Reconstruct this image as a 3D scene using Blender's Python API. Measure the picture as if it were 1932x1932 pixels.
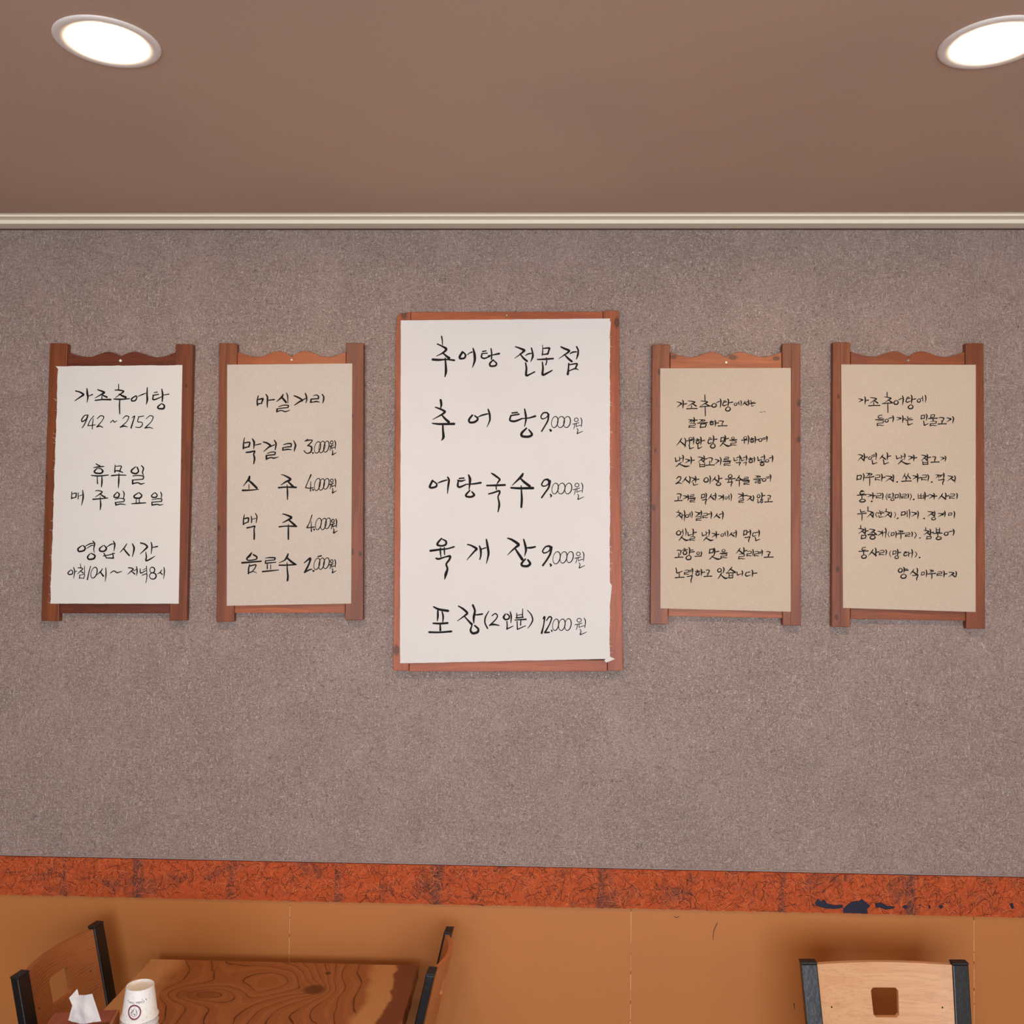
import bpy, bmesh, math, random
import numpy as np
from mathutils import Vector, Matrix
random.seed(7)
for o in list(bpy.data.objects): bpy.data.objects.remove(o)
SC = bpy.context.scene
COL = SC.collection

# ---------------------------------------------------------------- camera
F = 1800.0; D = 2.52; H = 1.865            # focal length in px of the 1932 frame, wall distance, eye height
YAW, PIT, ROL = .032, .025, .010
fw = Vector((-math.sin(YAW)*math.cos(PIT), math.cos(YAW)*math.cos(PIT), math.sin(PIT)))
r0 = Vector((math.cos(YAW), math.sin(YAW), 0)); u0 = r0.cross(fw)
rt = r0*math.cos(ROL)+u0*math.sin(ROL); up = u0*math.cos(ROL)-r0*math.sin(ROL)
CAM = Vector((0, 0, H))
cd = bpy.data.cameras.new('camera'); cam = bpy.data.objects.new('camera', cd); COL.objects.link(cam)
m = Matrix((rt, up, -fw)).transposed().to_4x4(); m.translation = CAM
cam.matrix_world = m
cd.sensor_width = 36; cd.lens = F/1932*36; cd.clip_start = .05
SC.camera = cam

# ---------------------------------------------------------------- world, light, exposure
VS = SC.view_settings
SC.display_settings.display_device = 'sRGB'
VS.view_transform = 'Standard'; VS.look = 'None'; VS.gamma = 1; VS.use_curve_mapping = False
VS.exposure = 0.24
WIN_POWER = 135.0
WARM = (1.0, .76, .50)
w = bpy.data.worlds.new('daylight'); SC.world = w; w.use_nodes = True
w.node_tree.nodes['Background'].inputs[0].default_value = (.75, .86, 1, 1)
w.node_tree.nodes['Background'].inputs[1].default_value = 1.2
def area(name, loc, rot, sx, sy, power, col):
    l = bpy.data.lights.new(name, 'AREA'); l.shape = 'RECTANGLE'; l.size = sx; l.size_y = sy
    l.energy = power; l.color = col
    o = bpy.data.objects.new(name, l); COL.objects.link(o); o.location = loc; o.rotation_euler = rot
    return o
# daylight through the shop window behind the camera
area('window_daylight', (.15, -2.62, 1.25), (math.radians(90), 0, 0), 4.0, 2.2, WIN_POWER, (.84, .91, 1.0))
DOWNLIGHTS = [(-.765, 1.618), (.765, 1.640)]

# ---------------------------------------------------------------- pixel rays -> points of the room
def ray(x, y): return fw + rt*((x-966)/F) - up*((y-966)/F)
def W(x, y, t=0.0):                     # point on the plane parallel to the wall, t in front of it
    d = ray(x, y); return CAM + d*((D-t)/d.y)
def HZ(x, y, z):                        # point at height z
    d = ray(x, y); return CAM + d*((z-H)/d.z)
def s2l(c):
    c = c/255.; return c/12.92 if c <= .04045 else ((c+.055)/1.055)**2.4
def rgb(r, g, b): return (s2l(r), s2l(g), s2l(b), 1)

# ---------------------------------------------------------------- material helpers
class NT:
    def __init__(s, name):
        s.m = bpy.data.materials.new(name); s.m.use_nodes = True; s.t = s.m.node_tree
        s.b = s.t.nodes['Principled BSDF']; s._co = None
    def n(s, typ, **kw):
        nd = s.t.nodes.new(typ)
        for k, v in kw.items():
            if k.startswith('i'): 
                inp = nd.inputs[int(k[1:])] if k[1:].isdigit() else nd.inputs[k[1:].replace('_', ' ')]
                s.put(inp, v)
            else: setattr(nd, k, v)
        return nd
    def put(s, inp, v):
        if isinstance(v, bpy.types.NodeSocket): s.t.links.new(v, inp)
        elif isinstance(v, bpy.types.Node): s.t.links.new(v.outputs[0], inp)
        else: inp.default_value = v
    def co(s, k='Object'):
        if s._co is None: s._co = s.t.nodes.new('ShaderNodeTexCoord')
        return s._co.outputs[k]
    def mp(s, sc=(1, 1, 1), loc=(0, 0, 0), src=None, rot=(0, 0, 0)):
        nd = s.t.nodes.new('ShaderNodeMapping'); s.put(nd.inputs[0], src if src is not None else s.co())
        nd.inputs['Scale'].default_value = sc; nd.inputs['Location'].default_value = loc; nd.inputs['Rotation'].default_value = rot
        return nd.outputs[0]
    def noise(s, vec, scale=1, det=2, rough=.5, dist=0):
        nd = s.t.nodes.new('ShaderNodeTexNoise'); s.put(nd.inputs['Vector'], vec)
        nd.inputs['Scale'].default_value = scale; nd.inputs['Detail'].default_value = det
        nd.inputs['Roughness'].default_value = rough; nd.inputs['Distortion'].default_value = dist
        return nd.outputs['Fac']
    def ma(s, op, a, b=0, c=0, clamp=False):
        nd = s.t.nodes.new('ShaderNodeMath'); nd.operation = op; nd.use_clamp = clamp
        for i, v in enumerate((a, b, c)): s.put(nd.inputs[i], v)
        return nd.outputs[0]
    def ss(s, v, a, b, lo=0., hi=1.):
        nd = s.t.nodes.new('ShaderNodeMapRange'); nd.interpolation_type = 'SMOOTHSTEP'
        for i, q in enumerate((v, a, b, lo, hi)): s.put(nd.inputs[i], q)
        return nd.outputs[0]
    def mix(s, f, a, b):
        nd = s.t.nodes.new('ShaderNodeMix'); nd.data_type = 'RGBA'
        s.put(nd.inputs[0], f); s.put(nd.inputs[6], a); s.put(nd.inputs[7], b)
        return nd.outputs[2]
    def sep(s, v=None):
        nd = s.t.nodes.new('ShaderNodeSeparateXYZ'); s.put(nd.inputs[0], v if v is not None else s.co()); return nd.outputs
    def bump(s, h, dist=.001, st=1.0):
        nd = s.t.nodes.new('ShaderNodeBump'); s.put(nd.inputs['Height'], h)
        nd.inputs['Distance'].default_value = dist; nd.inputs['Strength'].default_value = st
        s.put(s.b.inputs['Normal'], nd.outputs[0])
    def fin(s, col, rough=.6, spec=.5, metal=0):
        s.put(s.b.inputs['Base Color'], col); s.put(s.b.inputs['Roughness'], rough)
        s.b.inputs['Specular IOR Level'].default_value = spec; s.b.inputs['Metallic'].default_value = metal
        return s.m

def plain(name, col, rough=.6, spec=.5, metal=0, var=.06, sc=30, bump=0):
    t = NT(name); n = t.noise(t.mp(), sc, 3)
    d = tuple(c*(1-var) for c in col[:3])+(1,); l = tuple(min(1, c*(1+var)) for c in col[:3])+(1,)
    if bump: t.bump(n, bump)
    return t.fin(t.mix(n, d, l), rough, spec, metal)

def mat_wallpaper():
    t = NT('linen_wallpaper'); co = t.mp()
    wv = t.noise(t.mp((14, 14, 14)), 1, 2)
    warp3 = t.n('ShaderNodeVectorMath', operation='MULTIPLY_ADD', i0=t.n('ShaderNodeTexNoise', iVector=co, iScale=70.0).outputs['Color'], i1=(.004, 0, .004), i2=co).outputs[0]
    warp = t.n('ShaderNodeVectorMath', operation='MULTIPLY_ADD', i0=t.n('ShaderNodeTexNoise', iVector=co, iScale=60.0).outputs['Color'], i1=(.012, 0, .012), i2=co).outputs[0]
    warp2 = t.n('ShaderNodeVectorMath', operation='MULTIPLY_ADD', i0=t.n('ShaderNodeTexNoise', iVector=co, iScale=150.0).outputs['Color'], i1=(.016, 0, .016), i2=co).outputs[0]
    def ridge(n_, k): return t.ma('SUBTRACT', 1, t.ma('MULTIPLY', t.ma('ABSOLUTE', t.ma('SUBTRACT', n_, .5)), k), clamp=True)
    v = t.noise(t.mp((400, 1, 44), src=warp3), 1, 2, .5)
    h = t.noise(t.mp((44, 1, 400), (1, 0, 7), src=warp3), 1, 2, .5)
    c = t.noise(t.mp((190, 1, 190), src=warp2), 1, 2, .6)
    c2 = t.noise(t.mp((120, 1, 120), (3, 0, 5)), 1, 4, .65)
    gate = t.noise(t.mp((85, 1, 85), (9, 0, 2)), 1, 3, .6)
    x = t.ma('MAXIMUM', t.ma('MULTIPLY', ridge(v, 11), t.ss(gate, .44, .56, .1, .95)), t.ma('MULTIPLY', ridge(h, 11), t.ss(gate, .56, .44, .05, .8)))
    x = t.ma('MAXIMUM', x, t.ma('MULTIPLY', ridge(c, 14), .9))
    dens = t.ss(t.noise(t.mp((9, 9, 6)), 1, 4, .6), .32, .66, .5, 1.)
    x = t.ma('MULTIPLY', x, dens)
    dk = t.ss(c2, .40, .28)
    colr = t.mix(x, rgb(153, 127, 118), rgb(218, 200, 190))
    colr = t.mix(t.ma('MULTIPLY', dk, .5), colr, rgb(100, 80, 73))
    colr = t.mix(t.ss(wv, .3, .7, 0, .2), colr, rgb(160, 136, 126))
    t.bump(t.ma('SUBTRACT', x, t.ma('MULTIPLY', dk, .6)),   .0018, 1)
    return t.fin(colr, .34, .85)

def mat_ceiling():
    t = NT('beige_ceiling_paper')
    n = t.noise(t.mp((150, 150, 150)), 1, 3, .6); n2 = t.noise(t.mp((1.6, 1.6, 1.6)), 1, 2)
    c = t.mix(n, rgb(194, 163, 142), rgb(201, 170, 149))
    c = t.mix(t.ss(n2, .3, .7, 0, .3), c, rgb(170, 140, 125))
    t.bump(n, .0004, .5)
    return t.fin(c, .62, .3)

def mat_lower():
    t = NT('ochre_panel')
    n = t.noise(t.mp((3, 3, 3)), 1, 3); n2 = t.noise(t.mp((300, 300, 300)), 1, 2)
    c = t.mix(n, rgb(182, 113, 56), rgb(194, 122, 62)); c = t.mix(t.ma('MULTIPLY', n2, .15), c, rgb(160, 95, 48))
    t.bump(n2, .0002, .4)
    return t.fin(c, .5, .35)

def mat_band():
    t = NT('bark_fibre'); co = t.mp()
    a = t.n('ShaderNodeVectorMath', operation='MULTIPLY_ADD', i0=t.n('ShaderNodeTexNoise', iVector=co, iScale=25.0).outputs['Color'], i1=(.05, 0, .05), i2=co).outputs[0]
    f1 = t.noise(t.mp((70, 1, 260), src=a), 1, 4, .7); f2 = t.noise(t.mp((260, 1, 90), src=a), 1, 4, .7)
    big = t.noise(t.mp((9, 9, 14)), 1, 4, .65); vs = t.noise(t.mp((9, 1, .8)), 1, 3, .6)
    c = t.mix(f1, rgb(174, 68, 28), rgb(210, 98, 50))
    c = t.mix(t.ss(f2, .55, .72), c, rgb(226, 124, 72))
    c = t.mix(t.ss(f2, .42, .30), c, rgb(96, 42, 28))
    c = t.mix(t.ss(big, .50, .66, 0, .75), c, rgb(118, 70, 54))
    c = t.mix(t.ss(vs, .56, .66, 0, .8), c, rgb(98, 66, 56))
    t.bump(t.ma('ADD', f1, f2), .0025, 1)
    return t.fin(c, .75, .25)

def mat_wood(name, ca, cb, axis, knots=(), rough=.42, fine=1.0, contrast=1.0):
    """axis: index of the grain direction; knots: (x, y, z, r) in object coordinates"""
    t = NT(name); sc = [55, 55, 55]; sc[axis] = 2.4
    sf = [420*fine, 420*fine, 420*fine]; sf[axis] = 14
    wob = t.n('ShaderNodeVectorMath', operation='MULTIPLY_ADD', i0=t.n('ShaderNodeTexNoise', iVector=t.mp((5, 5, 5)), iScale=1.0).outputs['Color'], i1=(.03, .03, .03), i2=t.mp()).outputs[0]
    g = t.noise(t.mp(tuple(sc), src=wob), 1, 4, .65); f = t.noise(t.mp(tuple(sf)), 1, 2, .6)
    d = tuple(c*(1-.45*contrast) for c in ca[:3])+(1,)
    c = t.mix(t.ss(g, .3, .7), ca, cb); c = t.mix(t.ss(f, .5, .68, 0, .6), c, d)
    c = t.mix(t.ss(g, .58, .72, 0, .35), c, d)
    big = t.noise(t.mp((6, 6, 6)), 1, 3); c = t.mix(t.ss(big, .5, .75, 0, .35), c, d)
    kw = t.n('ShaderNodeVectorMath', operation='MULTIPLY_ADD', i0=t.n('ShaderNodeTexNoise', iVector=t.mp((90, 90, 90)), iScale=1.0).outputs['Color'], i1=(.004, 0, .004), i2=t.mp((1, 1, 1), (-.002, 0, -.002))).outputs[0]
    for kx, ky, kz, kr in knots:
        q = [1, 0, 1]; q[axis] = .6
        v = t.n('ShaderNodeVectorMath', operation='LENGTH', i0=t.mp(tuple(q), tuple(-a*b for a, b in zip((kx, ky, kz), q)), src=kw)).outputs['Value']
        ring = t.ma('MULTIPLY', t.ma('ADD', t.ma('SINE', t.ma('MULTIPLY', v, 5.5/kr)), 1), .25)
        c = t.mix(t.ma('MULTIPLY', t.ss(v, kr*1.9, kr*.3), t.ma('SUBTRACT', 1, t.ma('MULTIPLY', ring, .7))), c, tuple(x*.12 for x in ca[:3])+(1,))
    t.bump(t.ma('ADD', g, t.ma('MULTIPLY', f, .5)), .0004, .6)
    return t.fin(c, rough, .4)

def mat_oak(name, base, dark, amt):
    t = NT(name)
    w_ = t.noise(t.mp((3, 2.2, 3)), 1, 3, .5)
    z = t.sep()[2]
    h = t.ma('ADD', t.ma('MULTIPLY', z, 150), t.ma('MULTIPLY', w_, 9)); h = t.ma('ADD', h, t.ma('MULTIPLY', t.noise(t.mp((60, 60, 260)), 1, 2), .7))
    fr = t.ma('FRACT', h); ln = t.ss(t.ma('ABSOLUTE', t.ma('SUBTRACT', fr, .5)), .26, .05)
    pores = t.noise(t.mp((30, 30, 500)), 1, 2, .6)
    c = t.mix(t.ma('MULTIPLY', ln, t.ma('MULTIPLY', t.ss(t.noise(t.mp((7, 7, 22)), 1, 3, .6), .38, .62, .15, 1), amt)), base, dark)
    c = t.mix(t.ss(t.noise(t.mp((5, 5, 12)), 1, 2), .4, .7, 0, .35), c, tuple(x*.72 for x in base[:3])+(1,))
    t.bump(t.ma('MULTIPLY', ln, -1), .0003, .4)
    return t.fin(c, .38, .45)

def mat_paper(name, base, thread, speck, amt=.5):
    t = NT(name)
    a = t.noise(t.mp((420, 1, 70)), 1, 3, .6); b = t.noise(t.mp((70, 1, 420)), 1, 3, .6); s = t.noise(t.mp((260, 1, 260)), 1, 2, .5)
    l = t.noise(t.mp((5, 5, 5)), 1, 3, .6)
    c = t.mix(t.ma('MULTIPLY', t.ss(a, .5, .75), amt), base, thread)
    c = t.mix(t.ma('MULTIPLY', t.ss(b, .5, .75), amt), c, thread)
    c = t.mix(t.ss(s, .24, .12, 0, .9), c, speck)
    c = t.mix(t.ss(l, .4, .8, 0, .25*amt), c, speck)
    cr = t.noise(t.mp((6, 1, 9), (2, 0, 4)), 1, 5, .5, .6)
    crease = t.ma('SUBTRACT', 1, t.ma('MULTIPLY', t.ma('ABSOLUTE', t.ma('SUBTRACT', cr, .5)), 14), clamp=True)
    t.bump(t.ma('ADD', t.ma('ADD', a, b), t.ma('MULTIPLY', crease, .9)), .0005, .45)
    return t.fin(c, .85, .15)

M = {}
M['wallpaper'] = mat_wallpaper(); M['ceiling'] = mat_ceiling(); M['ochre'] = mat_lower(); M['band'] = mat_band()
M['fibre_light'] = plain('light_orange_fibre', rgb(220, 116, 66), .7, .3)
M['fibre_mid'] = plain('rust_fibre', rgb(196, 84, 44), .7, .3)
M['fibre_dark'] = plain('dark_fibre', rgb(86, 40, 28), .7, .3)
M['navy'] = plain('navy_backing', rgb(20, 18, 42), .55, .4)
M['cornice'] = plain('cream_moulding', rgb(246, 236, 212), .4, .5, var=.03)
M['paper_edge'] = plain('wallpaper_edge', rgb(150, 138, 134), .5, .4, var=.15, sc=60)
M['gap'] = plain('dark_joint', rgb(70, 45, 38), .8)
M['caulk'] = plain('pale_caulk', rgb(214, 160, 104), .7)
M['plaster'] = plain('plain_plaster', rgb(222, 212, 200), .8, .2)
M['plaster_brown'] = plain('brown_plaster', rgb(150, 128, 112), .8, .2)
M['floor'] = plain('brown_floor', rgb(120, 88, 64), .5, .4, var=.15, sc=4)
M['ink'] = plain('black_ink', rgb(15, 9, 8), .7, .25, var=.2, sc=200)
M['ink2'] = plain('grey_black_ink', rgb(14, 14, 15), .7, .25, var=.2, sc=200)
M['brownink'] = plain('brown_ink', rgb(92, 40, 30), .7, .2)
M['steel'] = plain('screw_steel', rgb(200, 190, 180), .3, .5, 1)
M['powder'] = plain('black_powder_coat', rgb(24, 23, 24), .32, .5, 0, .2, 90, .0006)
M['cap'] = plain('black_plastic_cap', rgb(34, 32, 32), .45, .4)
M['vinyl'] = plain('dark_seat_vinyl', rgb(60, 34, 26), .45, .4, bump=.0004)
M['white_metal'] = plain('white_lamp_rim', rgb(238, 228, 220), .4, .4, var=.01)
M['scratch'] = plain('dark_mark', rgb(84, 48, 26), .7)
M['tissue'] = plain('white_tissue', rgb(220, 215, 210), .9, .1, var=.03, sc=120, bump=.0006)
M['aluminium'] = plain('window_aluminium', rgb(120, 118, 115), .4, .5, .6)

# ---------------------------------------------------------------- object helpers
def tag(o, label=None, cat=None, group=None, kind=None):
    for k, v in (('label', label), ('category', cat), ('group', group), ('kind', kind)):
        if v: o[k] = v
    return o
def thing(name, loc, label=None, cat=None, group=None, kind=None, rz=0):
    o = bpy.data.objects.new(name, None); COL.objects.link(o); o.location = loc; o.rotation_euler = (0, 0, rz)
    o.empty_display_size = .05
    bpy.context.view_layer.update()
    return tag(o, label, cat, group, kind)
def origin(o):
    p = Vector((0, 0, 0))
    while o is not None: p = p + o.location; o = o.parent
    return p
def mesh(name, vs, fs, mat, parent=None, smooth=False, bev=0, loc=None, seg=2):
    """vs in world coordinates (or local to loc when loc is given for unparented pieces)"""
    off = origin(parent) if parent is not None else (Vector(loc) if loc is not None else Vector((0, 0, 0)))
    me = bpy.data.meshes.new(name); me.from_pydata([tuple(Vector(v)-off) for v in vs], [], fs); me.validate()
    bm = bmesh.new(); bm.from_mesh(me); bmesh.ops.remove_doubles(bm, verts=bm.verts, dist=1e-7)
    bmesh.ops.recalc_face_normals(bm, faces=bm.faces); bm.to_mesh(me); bm.free()
    me.materials.append(mat)
    for p in me.polygons: p.use_smooth = smooth
    o = bpy.data.objects.new(name, me); COL.objects.link(o)
    if parent is not None: o.parent = parent
    else: o.location = off
    if bev:
        b = o.modifiers.new('bevel', 'BEVEL'); b.width = bev; b.segments = seg; b.limit_method = 'ANGLE'
    return o
BF = [(0, 1, 2, 3), (7, 6, 5, 4), (0, 4, 5, 1), (1, 5, 6, 2), (2, 6, 7, 3), (3, 7, 4, 0)]
def boxv(a, b):
    x0, y0, z0 = a; x1, y1, z1 = b
    return [(x0, y0, z0), (x1, y0, z0), (x1, y0, z1), (x0, y0, z1), (x0, y1, z0), (x1, y1, z0), (x1, y1, z1), (x0, y1, z1)]
def box(name, a, b, mat, parent=None, bev=0, loc=None): return mesh(name, boxv(a, b), BF, mat, parent, bev=bev, loc=loc)
def prism(pts, d):
    """closed outline (world points) extruded by vector d"""
    n = len(pts); vs = [Vector(p) for p in pts]+[Vector(p)+Vector(d) for p in pts]
    fs = [tuple(range(n)), tuple(range(2*n-1, n-1, -1))]+[(i, (i+1) % n, n+(i+1) % n, n+i) for i in range(n)]
    return vs, fs
class Bag:
    def __init__(s): s.v = []; s.f = []
    def add(s, v, f):
        k = len(s.v); s.v += list(v); s.f += [tuple(i+k for i in q) for q in f]
    def build(s, name, mat, parent=None, **k): return mesh(name, s.v, s.f, mat, parent, **k)

# ================================================================= THE ROOM
def slope(y): d = ray(966, y); return d.z/d.y
z0_ = slope(431.8)*D; t1_ = D-z0_/slope(421.7); z1_ = slope(415)*(D-t1_); t2_ = D-z1_/slope(408)
z2_ = slope(404.3)*(D-t2_); t3_ = D-z2_/slope(401.4)
XL, XR, YB, CZ = -2.75, 2.75, -2.5, H+z2_
KL = z2_/.853                                   # lamp positions and sizes follow the ceiling height
box('floor', (XL-.1, YB-.1, -.05), (XR+.1, D+.1, 0), M['floor'])['kind'] = 'structure'
box('ceiling', (XL-.1, YB-.1, CZ), (XR+.1, D+.1, CZ+.1), M['ceiling'])['kind'] = 'structure'
wf = box('wall_front', (XL-.1, D, 0), (XR+.1, D+.1, CZ), M['wallpaper']); wf['kind'] = 'structure'
box('wall_left', (XL-.1, YB, 0), (XL, D, CZ), M['plaster_brown'])['kind'] = 'structure'
box('wall_right', (XR, YB, 0), (XR+.1, D, CZ), M['plaster'])['kind'] = 'structure'
bw = Bag()
wx0, wx1, wz0, wz1 = -1.9, 2.2, .12, 2.35
for a, b in (((XL-.1, YB-.1, 0), (wx0, YB, CZ)), ((wx1, YB-.1, 0), (XR+.1, YB, CZ)), ((wx0, YB-.1, 0), (wx1, YB, wz0)), ((wx0, YB-.1, wz1), (wx1, YB, CZ))):
    bw.add(boxv(a, b), BF)
bw.build('wall_back', M['plaster'])['kind'] = 'structure'
win = thing('window_1', (.15, YB-.05, wz0), kind='structure')
for x in (wx0+.02, -.53, .83, wx1-.06): box('mullion', (x, YB-.08, wz0), (x+.04, YB-.03, wz1), M['aluminium'], win)
for z in (wz0, wz1-.04): box('window_rail', (wx0, YB-.08, z), (wx1, YB-.03, z+.04), M['aluminium'], win)

# crown moulding: a stepped profile run along the wall
zc = H+z0_
prof = [(0, zc), (-t1_, zc), (-t1_, H+z1_), (-t2_, H+z1_), (-t2_, CZ-.0004), (-t3_, CZ-.0004), (-t3_, CZ), (0, CZ)]
pts = [(XL, D+y, z) for y, z in prof]
v, f = prism(pts, (XR-XL, 0, 0)); tag(mesh('trim_1', v, f, M['cornice'], bev=.0008), kind='structure')
box('trim_2', (XL, D-.0025, zc-.003), (XR, D, zc-.0002), M['gap'])['kind'] = 'structure'

zt, zb = W(966, 1634).z, W(966, 1707).z
v = boxv((XL, D-.0022, zt+.0002), (XR, D-.0001, zt+.0035)); tag(mesh('trim_4', v, BF, M['paper_edge'], bev=.0008), kind='structure')
# lower ochre panels, each its own piece, with pale caulk in the joints
edges = [XL]+[W(px, 1760).x for px in (-60, 547, 1190, 1836)]+[XR]
for a, b in zip(edges[:-1], edges[1:]):
    mesh('panel', boxv((a+.0007, D-.004, .09), (b-.0007, D-.0002, zb+.004)), BF, M['ochre'], wf)
for e in edges[1:-1]:
    bg = Bag(); z = .12
    while z < zb-.01:
        l = random.uniform(.012, .05); wd = random.uniform(.0004, .0011)
        bg.add(boxv((e-wd, D-.0046, z), (e+wd, D-.003, min(z+l, zb))), BF); z += l+random.choice((.001, .003, .008))
    o = bg.build('seam', M['caulk'], wf)
box('baseboard_front', (XL, D-.014, 0), (XR, D-.0002, .09), M['gap'])['kind'] = 'structure'

# fibre band: four strips with real loose fibres
tb = thing('trim_3', (0, D, zb), kind='structure')
be = [XL]+[W(px, 1660).x for px in (147, 718, 1303)]+[XR]
for k, (a, b) in enumerate(zip(be[:-1], be[1:])):
    bg = Bag(); n = max(4, int((b-a)/.006)); top = []; bot = []
    for i in range(n+1):
        x = a+.0004+(b-a-.0008)*i/n
        top.append((x, zt-.0005+random.uniform(-.0012, .0005))); bot.append((x, zb+random.uniform(-.0018, .0012)))
    vs = []; fs = []
    for i in range(n+1):
        for (x, z), y in ((bot[i], D-.008), (top[i], D-.008), (top[i], D-.0001), (bot[i], D-.0001)): vs.append((x, y, z))
    for i in range(n):
        p, q = 4*i, 4*i+4
        fs += [(p, p+1, q+1, q), (p+1, p+2, q+2, q+1), (p+3, p, q, q+3), (p+2, p+3, q+3, q+2)]
    fs += [(0, 1, 2, 3), (4*n+3, 4*n+2, 4*n+1, 4*n)]
    mesh('fibre_strip', vs, fs, M['band'], tb)
def fibres(count, mat, wd, name, x0=-1.75, x1=1.6):
    bg = Bag()
    for _ in range(count):
        x = random.uniform(x0, x1); z = random.uniform(zb-.0005, zt-.001); a = random.uniform(0, math.pi)
        k = random.uniform(-70, 70); L = random.uniform(.010, .038); n = 5; s = L/n; h = random.uniform(.0083, .0098); P = []
        for i in range(n+1):
            P.append((x, z)); x += math.cos(a)*s; z += math.sin(a)*s; a += k*s
        ww = wd*random.uniform(.6, 1.3); vs = []; fs = []
        for i, (px, pz) in enumerate(P):
            j = min(i, n-1); dx, dz = P[j+1][0]-P[j][0], P[j+1][1]-P[j][1]; l = math.hypot(dx, dz)
            pz = min(max(pz, zb-.0015), zt-.0003)
            for sg in (-1, 1): vs.append((px-dz/l*ww*sg, D-h-.0004*math.sin(i*1.2), pz+dx/l*ww*sg))
        for i in range(n): fs.append((2*i, 2*i+1, 2*i+3, 2*i+2))
        bg.add(vs, fs)
    o = bg.build(name, mat, tb); o['kind'] = 'stuff'; return o
fibres(2000, M['fibre_light'], .0004, 'loose_fibre'); fibres(2400, M['fibre_mid'], .0005, 'loose_fibre'); fibres(1900, M['fibre_dark'], .00045, 'loose_fibre')
# torn place where the dark navy backing shows
def blob(ptspx, t, ox=0, oy=0, sc=1.0):
    return [W(ox+x/sc, oy+y/sc, t) for x, y in ptspx]
bg = Bag()
S4 = 4.008
for pl in ([(352, 95), (375, 62), (398, 85), (420, 70), (445, 100), (500, 112), (560, 108), (566, 132), (500, 140), (440, 138), (400, 128), (362, 118)],
           [(568, 170), (566, 140), (600, 108), (640, 84), (690, 82), (706, 64), (770, 118), (745, 140), (752, 176)],
           [(808, 100), (850, 92), (900, 118), (955, 122), (950, 136), (885, 146), (840, 128), (812, 132)],
           [(330, 110), (345, 104), (342, 122)], [(1010, 122), (1040, 112), (1052, 130), (1030, 140)], [(1135, 112), (1150, 108), (1148, 122)],
           [(1210, 122), (1222, 112), (1226, 134), (1215, 136)], [(1285, 122), (1310, 110), (1325, 126), (1300, 138)], [(1825, 100), (1848, 98), (1858, 136), (1838, 140)], [(190, 105), (200, 103), (198, 116)]):
    v, f = prism(blob(pl, .0103, 1450, 1680, S4), (0, .0015, 0)); bg.add(v, f)
tag(bg.build('torn_patch', M['navy'], tb), 'dark navy torn patch near the lower edge')

# ================================================================= BRUSH WRITING
def smooth_stroke(P, sub=5, ten=.42):
    out = []
    n = len(P)
    if n == 1: P = [P[0], (P[0][0]+.5, P[0][1]+.3, P[0][2])]; n = 2
    for i in range(n-1):
        p0 = P[max(i-1, 0)]; p1 = P[i]; p2 = P[i+1]; p3 = P[min(i+2, n-1)]
        for k in range(sub):
            t = k/sub; t2 = t*t; t3 = t2*t
            h = (2*t3-3*t2+1, t3-2*t2+t, -2*t3+3*t2, t3-t2)
            out.append(tuple(h[0]*p1[j]+h[1]*ten*(p2[j]-p0[j])+h[2]*p2[j]+h[3]*ten*(p3[j]-p1[j]) for j in range(3)))
    out.append(tuple(P[-1]))
    return out
def ribbon(P, sub=5):
    """P: (x, y, width) in pixels -> list of 2D vertices and faces with rounded ends"""
    S = smooth_stroke(P, sub)
    a, b = S[0], S[1]; l = math.hypot(b[0]-a[0], b[1]-a[1]) or 1
    ux, uy = (a[0]-b[0])/l, (a[1]-b[1])/l
    pre = [(a[0]+ux*a[2]*k, a[1]+uy*a[2]*k, a[2]*q) for k, q in ((.45, .35), (.25, .8))]
    a, b = S[-1], S[-2]; l = math.hypot(b[0]-a[0], b[1]-a[1]) or 1
    ux, uy = (a[0]-b[0])/l, (a[1]-b[1])/l
    post = [(a[0]+ux*a[2]*k, a[1]+uy*a[2]*k, a[2]*q) for k, q in ((.25, .8), (.45, .35))]
    S = pre+S+post; n = len(S); vs = []; fs = []
    for i, (x, y, w_) in enumerate(S):
        p, q = S[max(i-1, 0)], S[min(i+1, n-1)]; dx, dy = q[0]-p[0], q[1]-p[1]; l = math.hypot(dx, dy) or 1
        nx, ny = -dy/l*w_/2, dx/l*w_/2
        vs += [(x+nx, y+ny), (x-nx, y-ny)]
    for i in range(n-1): fs.append((2*i, 2*i+1, 2*i+3, 2*i+2))
    return vs, fs
class Ink:
    def __init__(s, ox, oy, sc, t, mat, bold=1.0): s.o = (ox, oy, sc); s.t = t; s.mat = mat; s.bold = bold; s.k = 0
    def put(s, bag, strokes):
        ox, oy, sc = s.o
        for P in strokes:
            P = [(ox+x/sc, oy+y/sc, max(w_*s.bold/sc, .55)) for x, y, w_ in P]
            v, f = ribbon(P); s.k += 1
            t = s.t+.00002*(s.k % 9)
            bag.add([W(x, y, t) for x, y in v], f)
    def line(s, text, parent, mat=None):
        bag = Bag(); s.put(bag, parse(text)); return bag.build('handwriting', mat or s.mat, parent)
def ell(cx, cy, rx, ry, w_, sl=0):
    P = []
    for i in range(13):
        a = -math.pi*.45-2*math.pi*i/12; y = math.sin(a)*ry
        P.append((cx+math.cos(a)*rx-y*sl/ry, cy+y, w_*(1+.25*math.cos(a))))
    return P
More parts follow.
